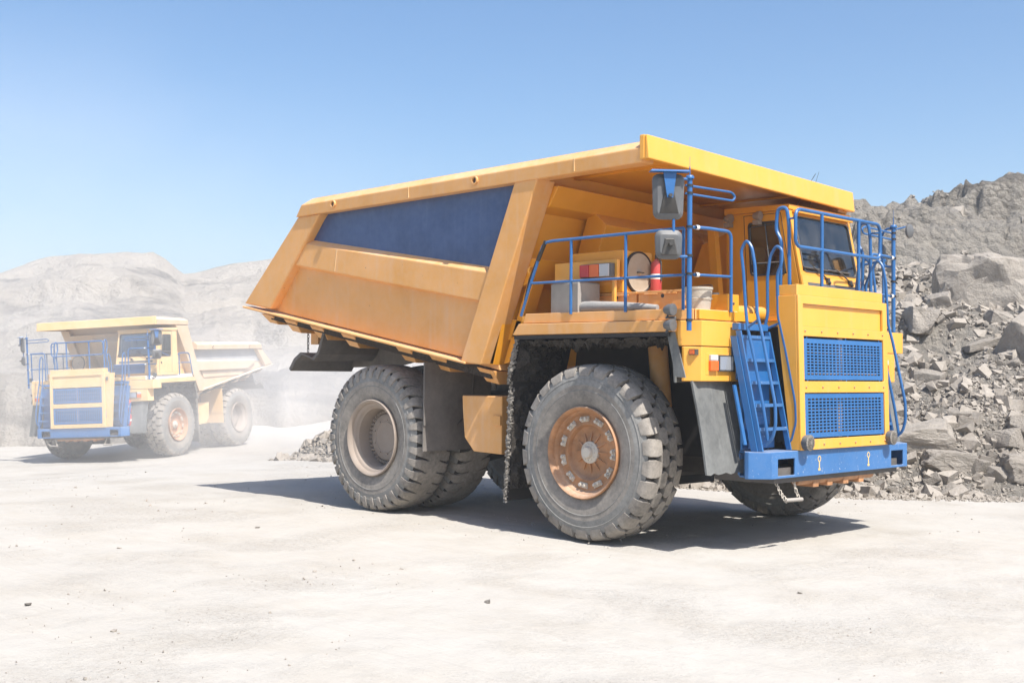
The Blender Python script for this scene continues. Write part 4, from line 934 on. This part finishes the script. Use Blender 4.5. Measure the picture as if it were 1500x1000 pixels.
def slope_h(x, y):
    d = base_dist(x, y) + .5*fbm(x*.5, y*.5, 77, 4)
    k = .97 + .06*np.clip((x+3)/8, -1.5, 1)                   # higher towards the right
    wob = .8*fbm(x*.12, y*.12, 5, 3) + .55*fbm(x*.7, y*.7, 6, 3) + .25*ridged(x*1.9, y*.6, 8, 2)
    dd = np.maximum(d, 0)
    h = .60*np.minimum(dd, 5.2) + .27*np.clip(dd-5.2, 0, 10.3) 
    h = h + .9*ss(10.6+wob, 11.1+wob, dd) + .6*ss(13.4+wob, 13.8+wob, dd) + 2.1*ss(16.6+wob, 17.2+wob, dd) + .02*np.clip(dd-17.5, 0, 40)
    az = np.degrees(np.arctan2(y-CAM[1], x-CAM[0]))
    h = np.minimum(h, 3.1) + np.maximum(h-3.1, 0)*np.interp(az, SKA, SKS)
    tt = h/.9 + .9*fbm(x*.22, y*.22, 44, 4); fl = np.floor(tt); ht = h + (fl + ss(.0, .22, tt-fl) - tt)*.9 + .25
    h = h + (ht-h)*.38*ss(5.5, 8, dd)*ss(19, 16.5, dd)
    n = .55*fbm(x*.55, y*.55, 21, 6, .55)*ss(0, 3, dd)*(1-.5*ss(14, 18, dd)) + .16*ridged(x*1.7, y*1.7, 23, 4)*ss(.3, 2, dd) + .20*fbm(x*2.6, y*2.6, 83, 4, .6)*ss(5, 8, dd) + .22*ridged(x*1.1, y*1.1, 87, 4)*ss(5, 9, dd) + .5*ridged(x*.5+.3*y, y*.9, 57, 5)*ss(6, 10, dd)*ss(18.5, 15.5, dd)
    lim = ss(-22, -15, x)*.7 + .3
    return np.where(d > -.6, h*k*lim + n*.8 + ground_h(x, y)*ss(6, 2, dd) - .10*ss(1.2, -.3, d), ground_h(x, y) - .6)
gx, gy = np.meshgrid(np.arange(-33, 27, .1), np.arange(3.2, 58, .11), indexing='ij')
gz = slope_h(gx, gy)
grid_obj('quarry_slope', gx, gy, gz, E_slope)
# far spoil hills on the left
def elev(px, py): return (px, py)
F_, PIT, ROL, YAW = 1774.08, 1.602, .523, 134.781
def az_of(px): return R_(YAW) - math.atan((px-750)/F_)
RID = [(-400,400),(-150,405),(0,399),(40,386),(75,377),(115,371),(180,370),(222,371),(246,386),(268,403),(292,399),(330,389),(362,383),(400,378),(470,372),(600,378),(760,400),(950,430)]
ra = np.array([az_of(p) for p, _ in RID][::-1]); rv = np.array([(549.6 + (p-750)*.0091 - v) for p, v in RID][::-1])
ta = np.linspace(R_(120), R_(172), 560); td = np.concatenate([np.linspace(0, 1, 420), np.linspace(1.01, 1.5, 16)])
A_, D_ = np.meshgrid(ta, td, indexing='ij')
ridge_tan = np.interp(A_, ra, rv)/F_*np.cos(R_(YAW)-A_)
Dr = 150 + 14*fbm(A_*9, A_*0, 3, 3); D0 = 50 + 10*fbm(A_*14, A_*0+3, 8, 3) + 22*ss(R_(146), R_(138), A_)
Dist = D0 + (Dr-D0)*D_
X, Y = CAM[0]+Dist*np.cos(A_), CAM[1]+Dist*np.sin(A_)
t = np.clip(D_ + .035*fbm(X*.03, Y*.03, 55, 4)*(D_ < .93) + .012*fbm(X*.15, Y*.15, 58, 3)*(D_ < .93), 0, 9)
prof = .15*ss(0, .05, t) + .10*ss(.10, .26, t) + .09*ss(.27, .30, t) + .10*ss(.33, .46, t) + .12*ss(.47, .50, t) + .21*ss(.52, .75, t) + .23*ss(.78, 1.0, t)
Hr = 1.86 + Dr*ridge_tan
zz = -.9 + (Hr+.9)*np.where(t <= 1, prof, 1 - .5*(t-1)) 
amp = ss(0, .1, t)*(1 - .75*ss(.9, 1.0, t)*ss(1.2, 1.0, t))
zz = zz + (ground_h(X, Y)+.7)*ss(.25, 0, t) - .5*ss(.012, 0, t)
zz = zz + amp*(1.9*fbm(X*.045, Y*.045, 61, 6, .55) + .5*ridged(X*.11, Y*.11, 67, 5) + .22*ridged(X*.4, Y*.4, 71, 3) + .22*ridged(A_*55, Dist*.05, 73, 3)) + ss(.9,1,t)*.25*fbm(X*.3, Y*.3, 91, 4)
grid_obj('hill', X, Y, zz, E_hill)
# ------------------------------------------------------------------ rocks
def rock_mesh(name, seed, flat=1.0, sub=2, npts=16, rough=.05):
    rnd = random.Random(seed); bm = bmesh.new()
    def corner(i, j, k): return Vector(((i-.5)*rnd.uniform(.72,1.02), (j-.5)*rnd.uniform(.6,.95), (k-.5)*rnd.uniform(.48,.8)*flat))
    cs = [corner(i, j, k) for i in (0,1) for j in (0,1) for k in (0,1)]
    for c in rnd.sample(range(8), npts % 4 + 1):          # chop corners off the block
        q = cs[c]; cs[c] = None
        cs += [q*1.0 + Vector([(-q[a]*2*rnd.uniform(.25,.55) if a == ax else 0) for a in range(3)]) for ax in range(3)]
    for v in cs:
        if v is not None: bm.verts.new(v)
    r = bmesh.ops.convex_hull(bm, input=bm.verts)
    bmesh.ops.delete(bm, geom=[v for v in bm.verts if not v.link_faces], context='VERTS')
    if sub:
        bmesh.ops.bevel(bm, geom=list(bm.edges), offset=.012, segments=1, affect='EDGES', clamp_overlap=True)
        bmesh.ops.triangulate(bm, faces=bm.faces)
        bmesh.ops.subdivide_edges(bm, edges=list(bm.edges), cuts=sub, use_grid_fill=True)
        from mathutils import noise
        off = Vector((seed*3.1, seed*1.7, seed*.9))
        for v in bm.verts:
            p = v.co*4 + off; d = noise.fractal(p, .9, 2.1, 5)*rough*.7 + (noise.ridged_multi_fractal(p*.8, .9, 2.1, 4, 1.0, 2.0)-1)*rough*.35 + noise.noise(v.co*2.2+off)*rough*1.1
            v.co += v.co.normalized()*d
    me = bpy.data.meshes.new(name); bm.normal_update(); bm.to_mesh(me); bm.free()
    for p in me.polygons: p.use_smooth = bool(sub)
    if sub: me.set_sharp_from_angle(angle=R_(20))
    me.materials.append(E_rock); return me
ROCKS = [rock_mesh('rock', 11+k, flat=(1.0, .75, .55, .85)[k % 4], sub=2, npts=8+k % 5, rough=.03) for k in range(14)]
BOULD = [rock_mesh('boulder', 51+k, flat=1.15, sub=6, npts=11+2*k, rough=.075) for k in range(4)]
def put_rock(me, x, y, size, rot, label, group=None, name='rock', sink=.22, sc=(1,1,1), z=None):
    o = bpy.data.objects.new(name, me); COL.objects.link(o)
    zz = float(slope_h(np.array([x]), np.array([y]))[0]) if z is None else z
    zz = max(zz, float(ground_h(np.array([x]), np.array([y]))[0]))
    o.location = (x, y, zz + size*sc[2]*(.33-sink)); o.scale = (size*sc[0], size*sc[1], size*sc[2]); o.rotation_euler = rot
    tag(o, label, 'rock' if name == 'rock' else 'boulder', group); return o
def cam_ray(u, v):
    y, p, r = R_(YAW), R_(PIT), R_(ROL)
    f = Vector((math.cos(y)*math.cos(p), math.sin(y)*math.cos(p), math.sin(p))); rt = Vector((math.sin(y), -math.cos(y), 0)); up = rt.cross(f)
    r2 = rt*math.cos(r) + up*math.sin(r); u2 = -rt*math.sin(r) + up*math.cos(r)
    return f, r2, u2
# ------------------------------------------------------------------ rock scatter
KEY = [(-1.85,12.45,1.85,(1.0,.8,1.0),(.1,.15,.5),BOULD[0],'largest boulder, broad and broken, sitting high on the rubble slope right of the cab','boulder'),
 (-2.10,10.25,.80,(1,.8,.85),(.1,.1,2.2),BOULD[1],'flat topped boulder at the lower left foot of the largest boulder','boulder'),
 (-2.05,10.95,.55,(1,.8,.9),(.3,-.2,.3),BOULD[2],'pale wedge shaped rock leaning between the flat topped boulder and the largest boulder','boulder'),
 (-.05,10.45,.95,(1,.8,1.15),(.2,.5,.1),BOULD[3],'tall boulder cut by the right edge of the photo, casting a broad shadow','boulder'),
 (-.55,6.95,1.05,(1.2,.7,.55),(.12,-.16,.6),BOULD[1],'long tilted tan slab just right of the bumper at the foot of the slope','boulder'),
 (.05,6.90,.78,(1.15,.6,.55),(.0,.05,.75),BOULD[2],'low oblong block lying below the tilted tan slab','boulder'),
 (.50,7.05,.34,(.6,.7,1.2),(.2,.3,1.2),ROCKS[4],'upright narrow stone standing right of the low oblong block','rock'),
 (.78,7.05,.36,(1,.8,1.05),(.4,.2,.2),ROCKS[8],'pale pointed stone at the toe of the slope right of the upright stone','rock'),
 (1.15,7.45,.75,(1.2,.8,.75),(.1,.1,.9),BOULD[0],'squared block at the toe of the slope by the right edge of the photo','boulder'),
 (.60,7.75,.55,(1,.9,.9),(.1,.2,2.9),ROCKS[0],'pale pyramid shaped rock in the middle of the lower rubble','rock'),
 (-.15,7.75,.42,(1,.8,.7),(.3,.1,.4),ROCKS[3],'rounded pale stone left of the pyramid shaped rock','rock'),
 (-.9,10.4,.66,(1.3,.7,.5),(.1,-.25,.8),ROCKS[6],'flat slanting slab below the largest boulder','rock'),
 (-1.30,9.0,.52,(1,.8,.8),(.2,.1,.2),ROCKS[9],'pale block in the rubble below the flat topped boulder','rock'),
 (.75,8.1,.6,(1,.9,.8),(.1,.4,1.9),ROCKS[12],'rough blocky rock right of the pyramid shaped rock near the photo edge','rock'),
 (-1.0,11.3,.5,(1,1,.9),(.2,.2,.8),ROCKS[7],'rounded boulder resting against the foot of the largest boulder','rock')]
for (x, y, size, sc, rot, me, label, nm) in KEY:
    put_rock(me, x, y, size, rot, label, 'named rocks of the rubble slope' if False else None, name=nm, sc=sc)
rnd = random.Random(99)
def pick(n, dmin, dmax, xmin, xmax, clear=()):
    out = []
    while len(out) < n:
        x = rnd.uniform(xmin, xmax); y = rnd.uniform(3.6, 34)
        d = float(base_dist(np.array([x]), np.array([y]))[0])
        if dmin <= d <= dmax and rnd.random() < 1.05 - .6*(d-dmin)/(dmax-dmin): out.append((x, y, d))
    return out
keyxy = [(k[0], k[1], k[2]) for k in KEY]
cnt = 0
for x, y, d in pick(420, .05, 8.0, -6.5, 9.5):
    if any(math.hypot(x-a, y-b) < .45*s for a, b, s in keyxy): continue
    if cnt >= 260: break
    s = min(.55, .155*rnd.paretovariate(2.2))
    put_rock(rnd.choice(ROCKS), x, y, s, (rnd.gauss(0,.5), rnd.gauss(0,.5), rnd.uniform(0,6.28)), 'grey angular rock lying loose among the rubble of the slope behind the near dump truck', 'loose rocks of the rubble slope', sc=(1, rnd.uniform(.75,1.1), rnd.uniform(.7,1.1))); cnt += 1
def shard(rnd, n=9):
    bm = bmesh.new()
    for i in (0,1):
        for j in (0,1):
            for k in (0,1):
                if rnd.random() < .12: continue
                bm.verts.new(((i-.5)*rnd.uniform(.6,1.1), (j-.5)*rnd.uniform(.5,.95), (k-.5)*rnd.uniform(.4,.75)))
    bmesh.ops.convex_hull(bm, input=bm.verts); bmesh.ops.delete(bm, geom=[v for v in bm.verts if not v.link_faces], context='VERTS')
    bmesh.ops.triangulate(bm, faces=bm.faces); bm.verts.index_update()
    V = np.array([v.co[:] for v in bm.verts]); F = np.array([[v.index for v in f.verts] for f in bm.faces]); bm.free(); return V, F
SH = [shard(rnd, 6+k % 3) for k in range(12)]
def stones(name, pts, mat, label=None):
    """one mesh of many small stones; pts: x, y, z, size"""
    VV, FF, o = [], [], 0; g = np.random.default_rng(5)
    for x, y, z, s in pts:
        V, F = SH[g.integers(12)]; a, b, c = g.uniform(0, 6.28), g.normal(0, .55), g.normal(0, .55)
        Rz = np.array([[math.cos(a),-math.sin(a),0],[math.sin(a),math.cos(a),0],[0,0,1]]); Rx = np.array([[1,0,0],[0,math.cos(b),-math.sin(b)],[0,math.sin(b),math.cos(b)]]); Ry = np.array([[math.cos(c),0,math.sin(c)],[0,1,0],[-math.sin(c),0,math.cos(c)]])
        VV.append((V*s*g.uniform(.75,1.25,3)) @ (Rz@Rx@Ry).T + (x, y, z)); FF.append(F+o); o += len(V)
    V = np.concatenate(VV); F = np.concatenate(FF)
    me = bpy.data.meshes.new(name); me.vertices.add(len(V)); me.vertices.foreach_set('co', V.astype(np.float32).ravel())
    me.loops.add(F.size); me.loops.foreach_set('vertex_index', F.ravel().astype(np.int32)); me.polygons.add(len(F)); me.polygons.foreach_set('loop_start', np.arange(0, F.size, 3, dtype=np.int32))
    me.materials.append(mat); me.update(); me.validate(); me.shade_flat()
    o = bpy.data.objects.new(name, me); COL.objects.link(o); tag(o, label, None, None, 'stuff'); return o
g = np.random.default_rng(12)
def scat(n, x0, x1, y0, y1, hfn, smin, par, smax, cond):
    x, y = g.uniform(x0, x1, n), g.uniform(y0, y1, n); k = cond(x, y); x, y = x[k], y[k]
    s = np.minimum(smin*(1+g.pareto(par, len(x))), smax); z = hfn(x, y) + s*.10
    return np.stack([x, y, z, s], 1)
near = lambda x, y: (lambda d: (d > -.55) & (d < 9) & (g.random(len(x)) < np.where(d < .3, .45, 1 - .055*d)*(.35 + 1.3*np.clip(fbm(x*.6, y*.6, 15, 3)+.45, 0, 1))))(base_dist(x, y))
P1 = scat(115000, -17, 14, 3.6, 24, slope_h, .045, 1.95, .28, near)
P2 = scat(34000, -17, 20, 6, 48, slope_h, .055, 2.3, .40, lambda x, y: (lambda d: (d > 5) & (d < 24) & (g.random(len(x)) < .9*np.clip(.35+1.5*fbm(x*.4, y*.4, 19, 3), .05, 1)))(base_dist(x, y)))
P3 = scat(60000, -6, 11, 3.6, 14, slope_h, .022, 3.0, .07, lambda x, y: (lambda d: (d > -.75) & (d < 2.6))(base_dist(x, y)))
P3[:, 2] = np.maximum(P3[:, 2], ground_h(P3[:, 0], P3[:, 1]) + P3[:, 3]*.1); P1[:, 2] = np.maximum(P1[:, 2], ground_h(P1[:, 0], P1[:, 1]) + P1[:, 3]*.1)
stones('rubble', np.concatenate([P1, P2, P3]), E_gravel, 'small broken stones covering the grey rubble slope')
gh = lambda x, y: ground_h(x, y)
Pg = scat(9000, -24, 10, -12, 5, gh, .007, 2.6, .04, lambda x, y: (np.hypot(x-CAM[0], y-CAM[1]) > 2.0) & (np.hypot(x-CAM[0], y-CAM[1]) < 26) & (fbm(x*.5, y*.5, 33, 3) > -.05) & (base_dist(x, y) < -.3))
stones('pebbles', Pg, E_gravel, 'small pebbles strewn over the pale dusty quarry floor')
rp = random.Random(4)
for k, (x, y, s) in enumerate([(1.9,-5.5,.06),(-5.2,-7.1,.065),(4.0,-7.9,.035),(-.6,-8.2,.045),(2.2,-9.0,.035),(6.6,-3.0,.06),(-9.2,-5.6,.08),(5.4,-6.2,.035),(3.4,-3.2,.04),(-3.4,-4.2,.05)]):
    me = ROCKS[k % 14]; put_rock(me, x, y, s, (rp.uniform(-.3,.3), rp.uniform(-.3,.3), rp.uniform(0,6)), 'small dark clod lying alone on the open dusty ground', 'clods on the open ground', sc=(1.2,.9,.6), z=float(ground_h(np.array([x]), np.array([y]))[0])-.01)
# ------------------------------------------------------------------ trucks
truck1 = make_truck('A', 'dump_truck', 'clean yellow dump truck in the foreground with dark blue panel on its raised body side')
truck2 = make_truck('B', 'dump_truck', 'dust covered pale yellow dump truck driving in haze in the background')
T2 = (-27.288, 6.399, -.879); H2, P2_, R2_ = R_(-62.73), R_(1.862), R_(2.798)
truck2.matrix_world = Matrix.Translation(T2) @ Matrix.Rotation(H2, 4, 'Z') @ Matrix.Rotation(P2_, 4, 'Y') @ Matrix.Rotation(R2_, 4, 'X')
# ------------------------------------------------------------------ things carried on the near truck's deck
def thing(mb, name, mats, loc, label, cat, bevel=0, rz=0, group=None):
    o = mb.build(name, mats if isinstance(mats, list) else [mats], None, bevel, loc); o.rotation_euler.z = rz; tag(o, label, cat, group); return o
m = MB(); m.lathe([(0,0),(.125,0),(.145,.20),(.150,.235),(.156,.235),(.156,.26),(.142,.26),(.138,.215),(0,.21)], axis='z', n=28); m.lathe([(.150,.13),(.153,.135),(.150,.14)], axis='z', n=28)
b = thing(m, 'bucket', M['bucket'], (1.24,-1.72,2.566), 'cement stained plastic bucket standing on the deck corner by the mirror post', 'bucket')
m = MB(); m.tube([(.148*math.cos(a), .148*math.sin(a), .245+.05*math.sin(a)) for a in np.linspace(0, 3.14, 14)], .005, 5); m.build('handle', [M['dark']], b)
m = MB(); m.box(-.24,.24,-.17,.17,0,.36); m.hexa([(-.241,-.171,.361),(.241,-.171,.361),(.241,.171,.361),(-.241,.171,.361),(-.22,-.15,.375),(.23,-.16,.37),(.22,.16,.378),(-.23,.15,.37)])
thing(m, 'box', M['card'], (-.42,-1.86,2.566), 'weathered grey box on the deck under the tail light bracket', 'box', .012, rz=-.12)
m = MB()
pts = [(-.62,.03,.075),(-.45,.0,.085),(-.2,.015,.08),(.1,-.01,.07),(.35,.0,.055),(.55,.02,.04)]
m.tube(pts, .075, 14, r2=.035); m.tube([(-.60,.10,.04),(-.3,.12,.045),(.0,.10,.05),(.4,.09,.03)], .045, 10, r2=.025)
thing(m, 'tarpaulin_roll', M['cloth'], (.32,-1.98,2.566), 'rolled grey canvas lying along the deck edge before the tool boxes', 'tarpaulin')
def extinguisher(loc, label, rot=(0,0,0), sc=1.0, group=None):
    r = empty('fire_extinguisher', loc); r.rotation_euler = rot; r.scale = (sc,)*3; tag(r, label, 'fire extinguisher', group)
    m = MB(); m.lathe([(0,0),(.062,0),(.066,.012),(.066,.30),(.055,.345),(.025,.365),(.02,.38),(0,.38)], axis='z', n=22); m.build('cylinder', [M['redpaint']], r)
    m = MB(); m.lathe([(.0665,.14),(.0668,.141),(.0668,.20),(.0665,.201)], axis='z', n=22); m.build('label_band', [M['whitepaint']], r)
    m = MB(); m.cyl((0,0,.38),(0,0,.42),.016,8); m.box(-.015,.09,-.01,.01,.415,.43); m.box(-.01,.08,-.008,.008,.445,.455); m.tube([(.015,0,.40),(.07,0,.36),(.075,0,.12)],.010,6,fil=.04); m.build('valve', [M['black']], r)
    return r
extinguisher((.20,-1.13,2.86), 'red fire extinguisher standing beside the round air cleaner cover', sc=1.0)
MW2 = truck2.matrix_world
for z, w in ((1.50, 'upper'), (1.08, 'lower')):
    p = MW2 @ Vector((1.56, 1.50, z)); e = extinguisher(p, f'{w} of two red fire extinguishers mounted beside the ladder of the distant dusty truck', rot=MW2.to_euler())
# ------------------------------------------------------------------ driver behind the windscreen of the near truck
def driver():
    root = empty('person', (.12, 1.79, 3.02)); tag(root, 'driver in a dark jacket sitting at the wheel inside the near truck cab', 'person')
    def skin(name, chain, mat, par, sub=2):
        vs, es, rs = [], [], []
        for pts in chain:
            base = None
            for k, (p, r) in enumerate(pts):
                if isinstance(p, int): base = p; continue
                vs.append(p); rs.append(r)
                if base is not None: es.append((base, len(vs)-1))
                base = len(vs)-1
        me = bpy.data.meshes.new(name); me.from_pydata(vs, es, []); o = bpy.data.objects.new(name, me); COL.objects.link(o); o.parent = par
        md = o.modifiers.new('skin', 'SKIN'); me.skin_vertices[0].data[0].use_root = True
        for i, r in enumerate(rs): me.skin_vertices[0].data[i].radius = (r, r) if isinstance(r, (int, float)) else r
        s = o.modifiers.new('sub', 'SUBSURF'); s.levels = s.render_levels = sub; md.use_smooth_shade = True; me.materials.append(mat); return o
    body = skin('body', [[((0,0,.06),(.15,.12)),((.0,0,.22),(.14,.11)),((.02,0,.36),(.16,.115)),((.03,0,.44),(.12,.09)),((.035,0,.51),.052),((.045,0,.56),.052),((.06,0,.63),(.078,.092)),((.055,0,.70),(.074,.088)),((.05,0,.745),.05)],
        [(3,0),((.03,.17,.42),.062),((.10,.22,.24),.05),((.26,.17,.26),.042),((.40,.13,.30),.03)], [(3,0),((.03,-.17,.42),.062),((.10,-.22,.24),.05),((.26,-.17,.26),.042),((.40,-.13,.30),.03)],
        [(0,0),((.06,.10,.04),.09),((.42,.12,.06),.075),((.46,.12,-.30),.055)], [(0,0),((.06,-.10,.04),.09),((.42,-.12,.06),.075),((.46,-.12,-.30),.055)]], M['skin'], root)
    skin('jacket', [[((0,0,.06),(.165,.135)),((.0,0,.22),(.155,.125)),((.02,0,.36),(.175,.13)),((.03,0,.45),(.12,.10))],
        [(3,0),((.03,.17,.42),.075),((.10,.22,.24),.062),((.26,.17,.26),.052),((.37,.14,.29),.042)], [(3,0),((.03,-.17,.42),.075),((.10,-.22,.24),.062),((.26,-.17,.26),.052),((.37,-.14,.29),.042)]], M['work'], root)
    skin('trousers', [[((-.01,0,.06),(.16,.13)),((.06,.10,.045),.10),((.42,.12,.065),.088),((.465,.12,-.25),.066)], [(0,0),((.06,-.10,.045),.10),((.42,-.12,.065),.088),((.465,-.12,-.25),.066)]], M['work'], root)
    for s in (-1, 1):
        skin('hand', [[((.40,s*.13,.30),.024),((.44,s*.125,.315),(.036,.02)),((.475,s*.12,.325),(.038,.018))]] +
             [[(2,0),((.50,s*(.12+k*.019),.335-abs(k)*.003),.0095),((.518,s*(.12+k*.020),.318),.0085),((.510,s*(.12+k*.020),.297),.0075)] for k in (-1.5,-.5,.5,1.5)] + [[(1,0),((.455,s*.085,.325),.011),((.480,s*.078,.318),.009)]], M['skin'], body)
    m = MB(); m.sphere((.035,0,.725), (.092,.082,.062), 10); m.sphere((.005,0,.69), (.07,.083,.09), 10); m.build('hair', [M['hair']], body)
    m = MB()
    for s in (-1, 1): m.sphere((.132,s*.031,.665), .011, 8, 1); m.sphere((.06,s*.083,.655), (.018,.010,.030), 8, 0)
    m.sphere((.148,0,.642), (.020,.014,.026), 8, 0); m.sphere((.138,0,.603), (.010,.024,.007), 8, 2); m.build('face', [M['skin'], M['white'], M['red']], body)
    return root
driver()
# ------------------------------------------------------------------ air: even haze and the dust raised by the trucks
def volume_mat(name, col, dens, aniso=.2, node=None):
    m, t, N, L = nt(name); v = N('ShaderNodeVolumePrincipled'); v.inputs['Color'].default_value = (*col, 1); v.inputs['Density'].default_value = dens; v.inputs['Anisotropy'].default_value = aniso
    if node: L(node(N, L), v.inputs['Density'])
    o = N('ShaderNodeOutputMaterial'); L(v.outputs[0], o.inputs['Volume']); return m
m = MB(); m.box(-345, 360, -365, 345, -4, 32)
hz = m.build('haze', [volume_mat('haze_air', (.90,.95,1.0), HAZE)]); tag(hz, 'thin pale haze filling the quarry', None, None, 'stuff')
def dust_node(seed, peak):
    def f(N, L):
        tc = N('ShaderNodeTexCoord').outputs['Object']
        ln = N('ShaderNodeVectorMath', operation='LENGTH'); L(tc, ln.inputs[0])
        fall = N('ShaderNodeMapRange'); fall.interpolation_type = 'SMOOTHSTEP'; fall.inputs['From Min'].default_value = .97; fall.inputs['From Max'].default_value = .2; L(ln.outputs['Value'], fall.inputs['Value'])
        mp = N('ShaderNodeMapping'); mp.inputs['Location'].default_value = (seed, seed*2, 0); L(tc, mp.inputs['Vector'])
        n = N('ShaderNodeTexNoise', i_Scale=2.6, i_Detail=3.0, i_Roughness=.55); L(mp.outputs[0], n.inputs['Vector'])
        return math_(N, L, 'MULTIPLY', math_(N, L, 'MULTIPLY', fall.outputs[0], ramp(N, L, n.outputs['Fac'], [(.36, .05), (.64, 1)])), peak)
    return f
for k, (c, r, peak, lab) in enumerate(DUSTS):
    m = MB(); m.sphere((0,0,0), 1.0, 14)
    o = m.build('dust_cloud', [volume_mat('dust_air', (1,.985,.965), 0, .0, dust_node(3.7*k+1, peak))], loc=c); o.scale = r; tag(o, lab, None, None, 'stuff')
# ------------------------------------------------------------------ light, sky, camera
sun_dir = Vector((.67, -.13, 1)).normalized()
elv = math.asin(sun_dir.z)
L_ = bpy.data.lights.new('sun', 'SUN'); L_.energy = SUN; L_.angle = R_(.53); L_.color = (1, .97, .925)
so = bpy.data.objects.new('sun', L_); COL.objects.link(so); so.rotation_euler = (-sun_dir).to_track_quat('-Z', 'Y').to_euler()
W = bpy.data.worlds.new('World'); SC.world = W; W.use_nodes = True; wt = W.node_tree
bg = wt.nodes['Background']; sk = wt.nodes.new('ShaderNodeTexSky'); sk.sky_type = 'NISHITA'; sk.sun_disc = False
sk.sun_elevation = elv; sk.sun_rotation = math.atan2(sun_dir.x, sun_dir.y); sk.altitude = 300; sk.air_density = 1.0; sk.dust_density = 2.4; sk.ozone_density = 2.4
hs = wt.nodes.new('ShaderNodeHueSaturation'); hs.inputs['Saturation'].default_value = 1.2
wt.links.new(sk.outputs[0], hs.inputs['Color']); wt.links.new(hs.outputs[0], bg.inputs['Color']); bg.inputs['Strength'].default_value = SKY
cd = bpy.data.cameras.new('camera'); co = bpy.data.objects.new('camera', cd); COL.objects.link(co); SC.camera = co
f, r2, u2 = cam_ray(0, 0)
co.matrix_world = Matrix(((r2.x, u2.x, -f.x, 9.01936), (r2.y, u2.y, -f.y, -12.41471), (r2.z, u2.z, -f.z, 1.85891), (0,0,0,1)))
cd.sensor_fit = 'HORIZONTAL'; cd.sensor_width = 36; cd.lens = 36*1774.08/1500; cd.clip_start = .05; cd.clip_end = 3000
SC.view_settings.view_transform = 'Standard'; SC.view_settings.look = 'None'; SC.view_settings.gamma = 1; SC.view_settings.exposure = EXPO
SC.render.engine = 'CYCLES'
cy = SC.cycles; cy.max_bounces = 9; cy.diffuse_bounces = 3; cy.glossy_bounces = 3; cy.transmission_bounces = 4; cy.transparent_max_bounces = 10; cy.volume_bounces = 8; cy.use_denoising = True; cy.volume_step_rate = 3.0
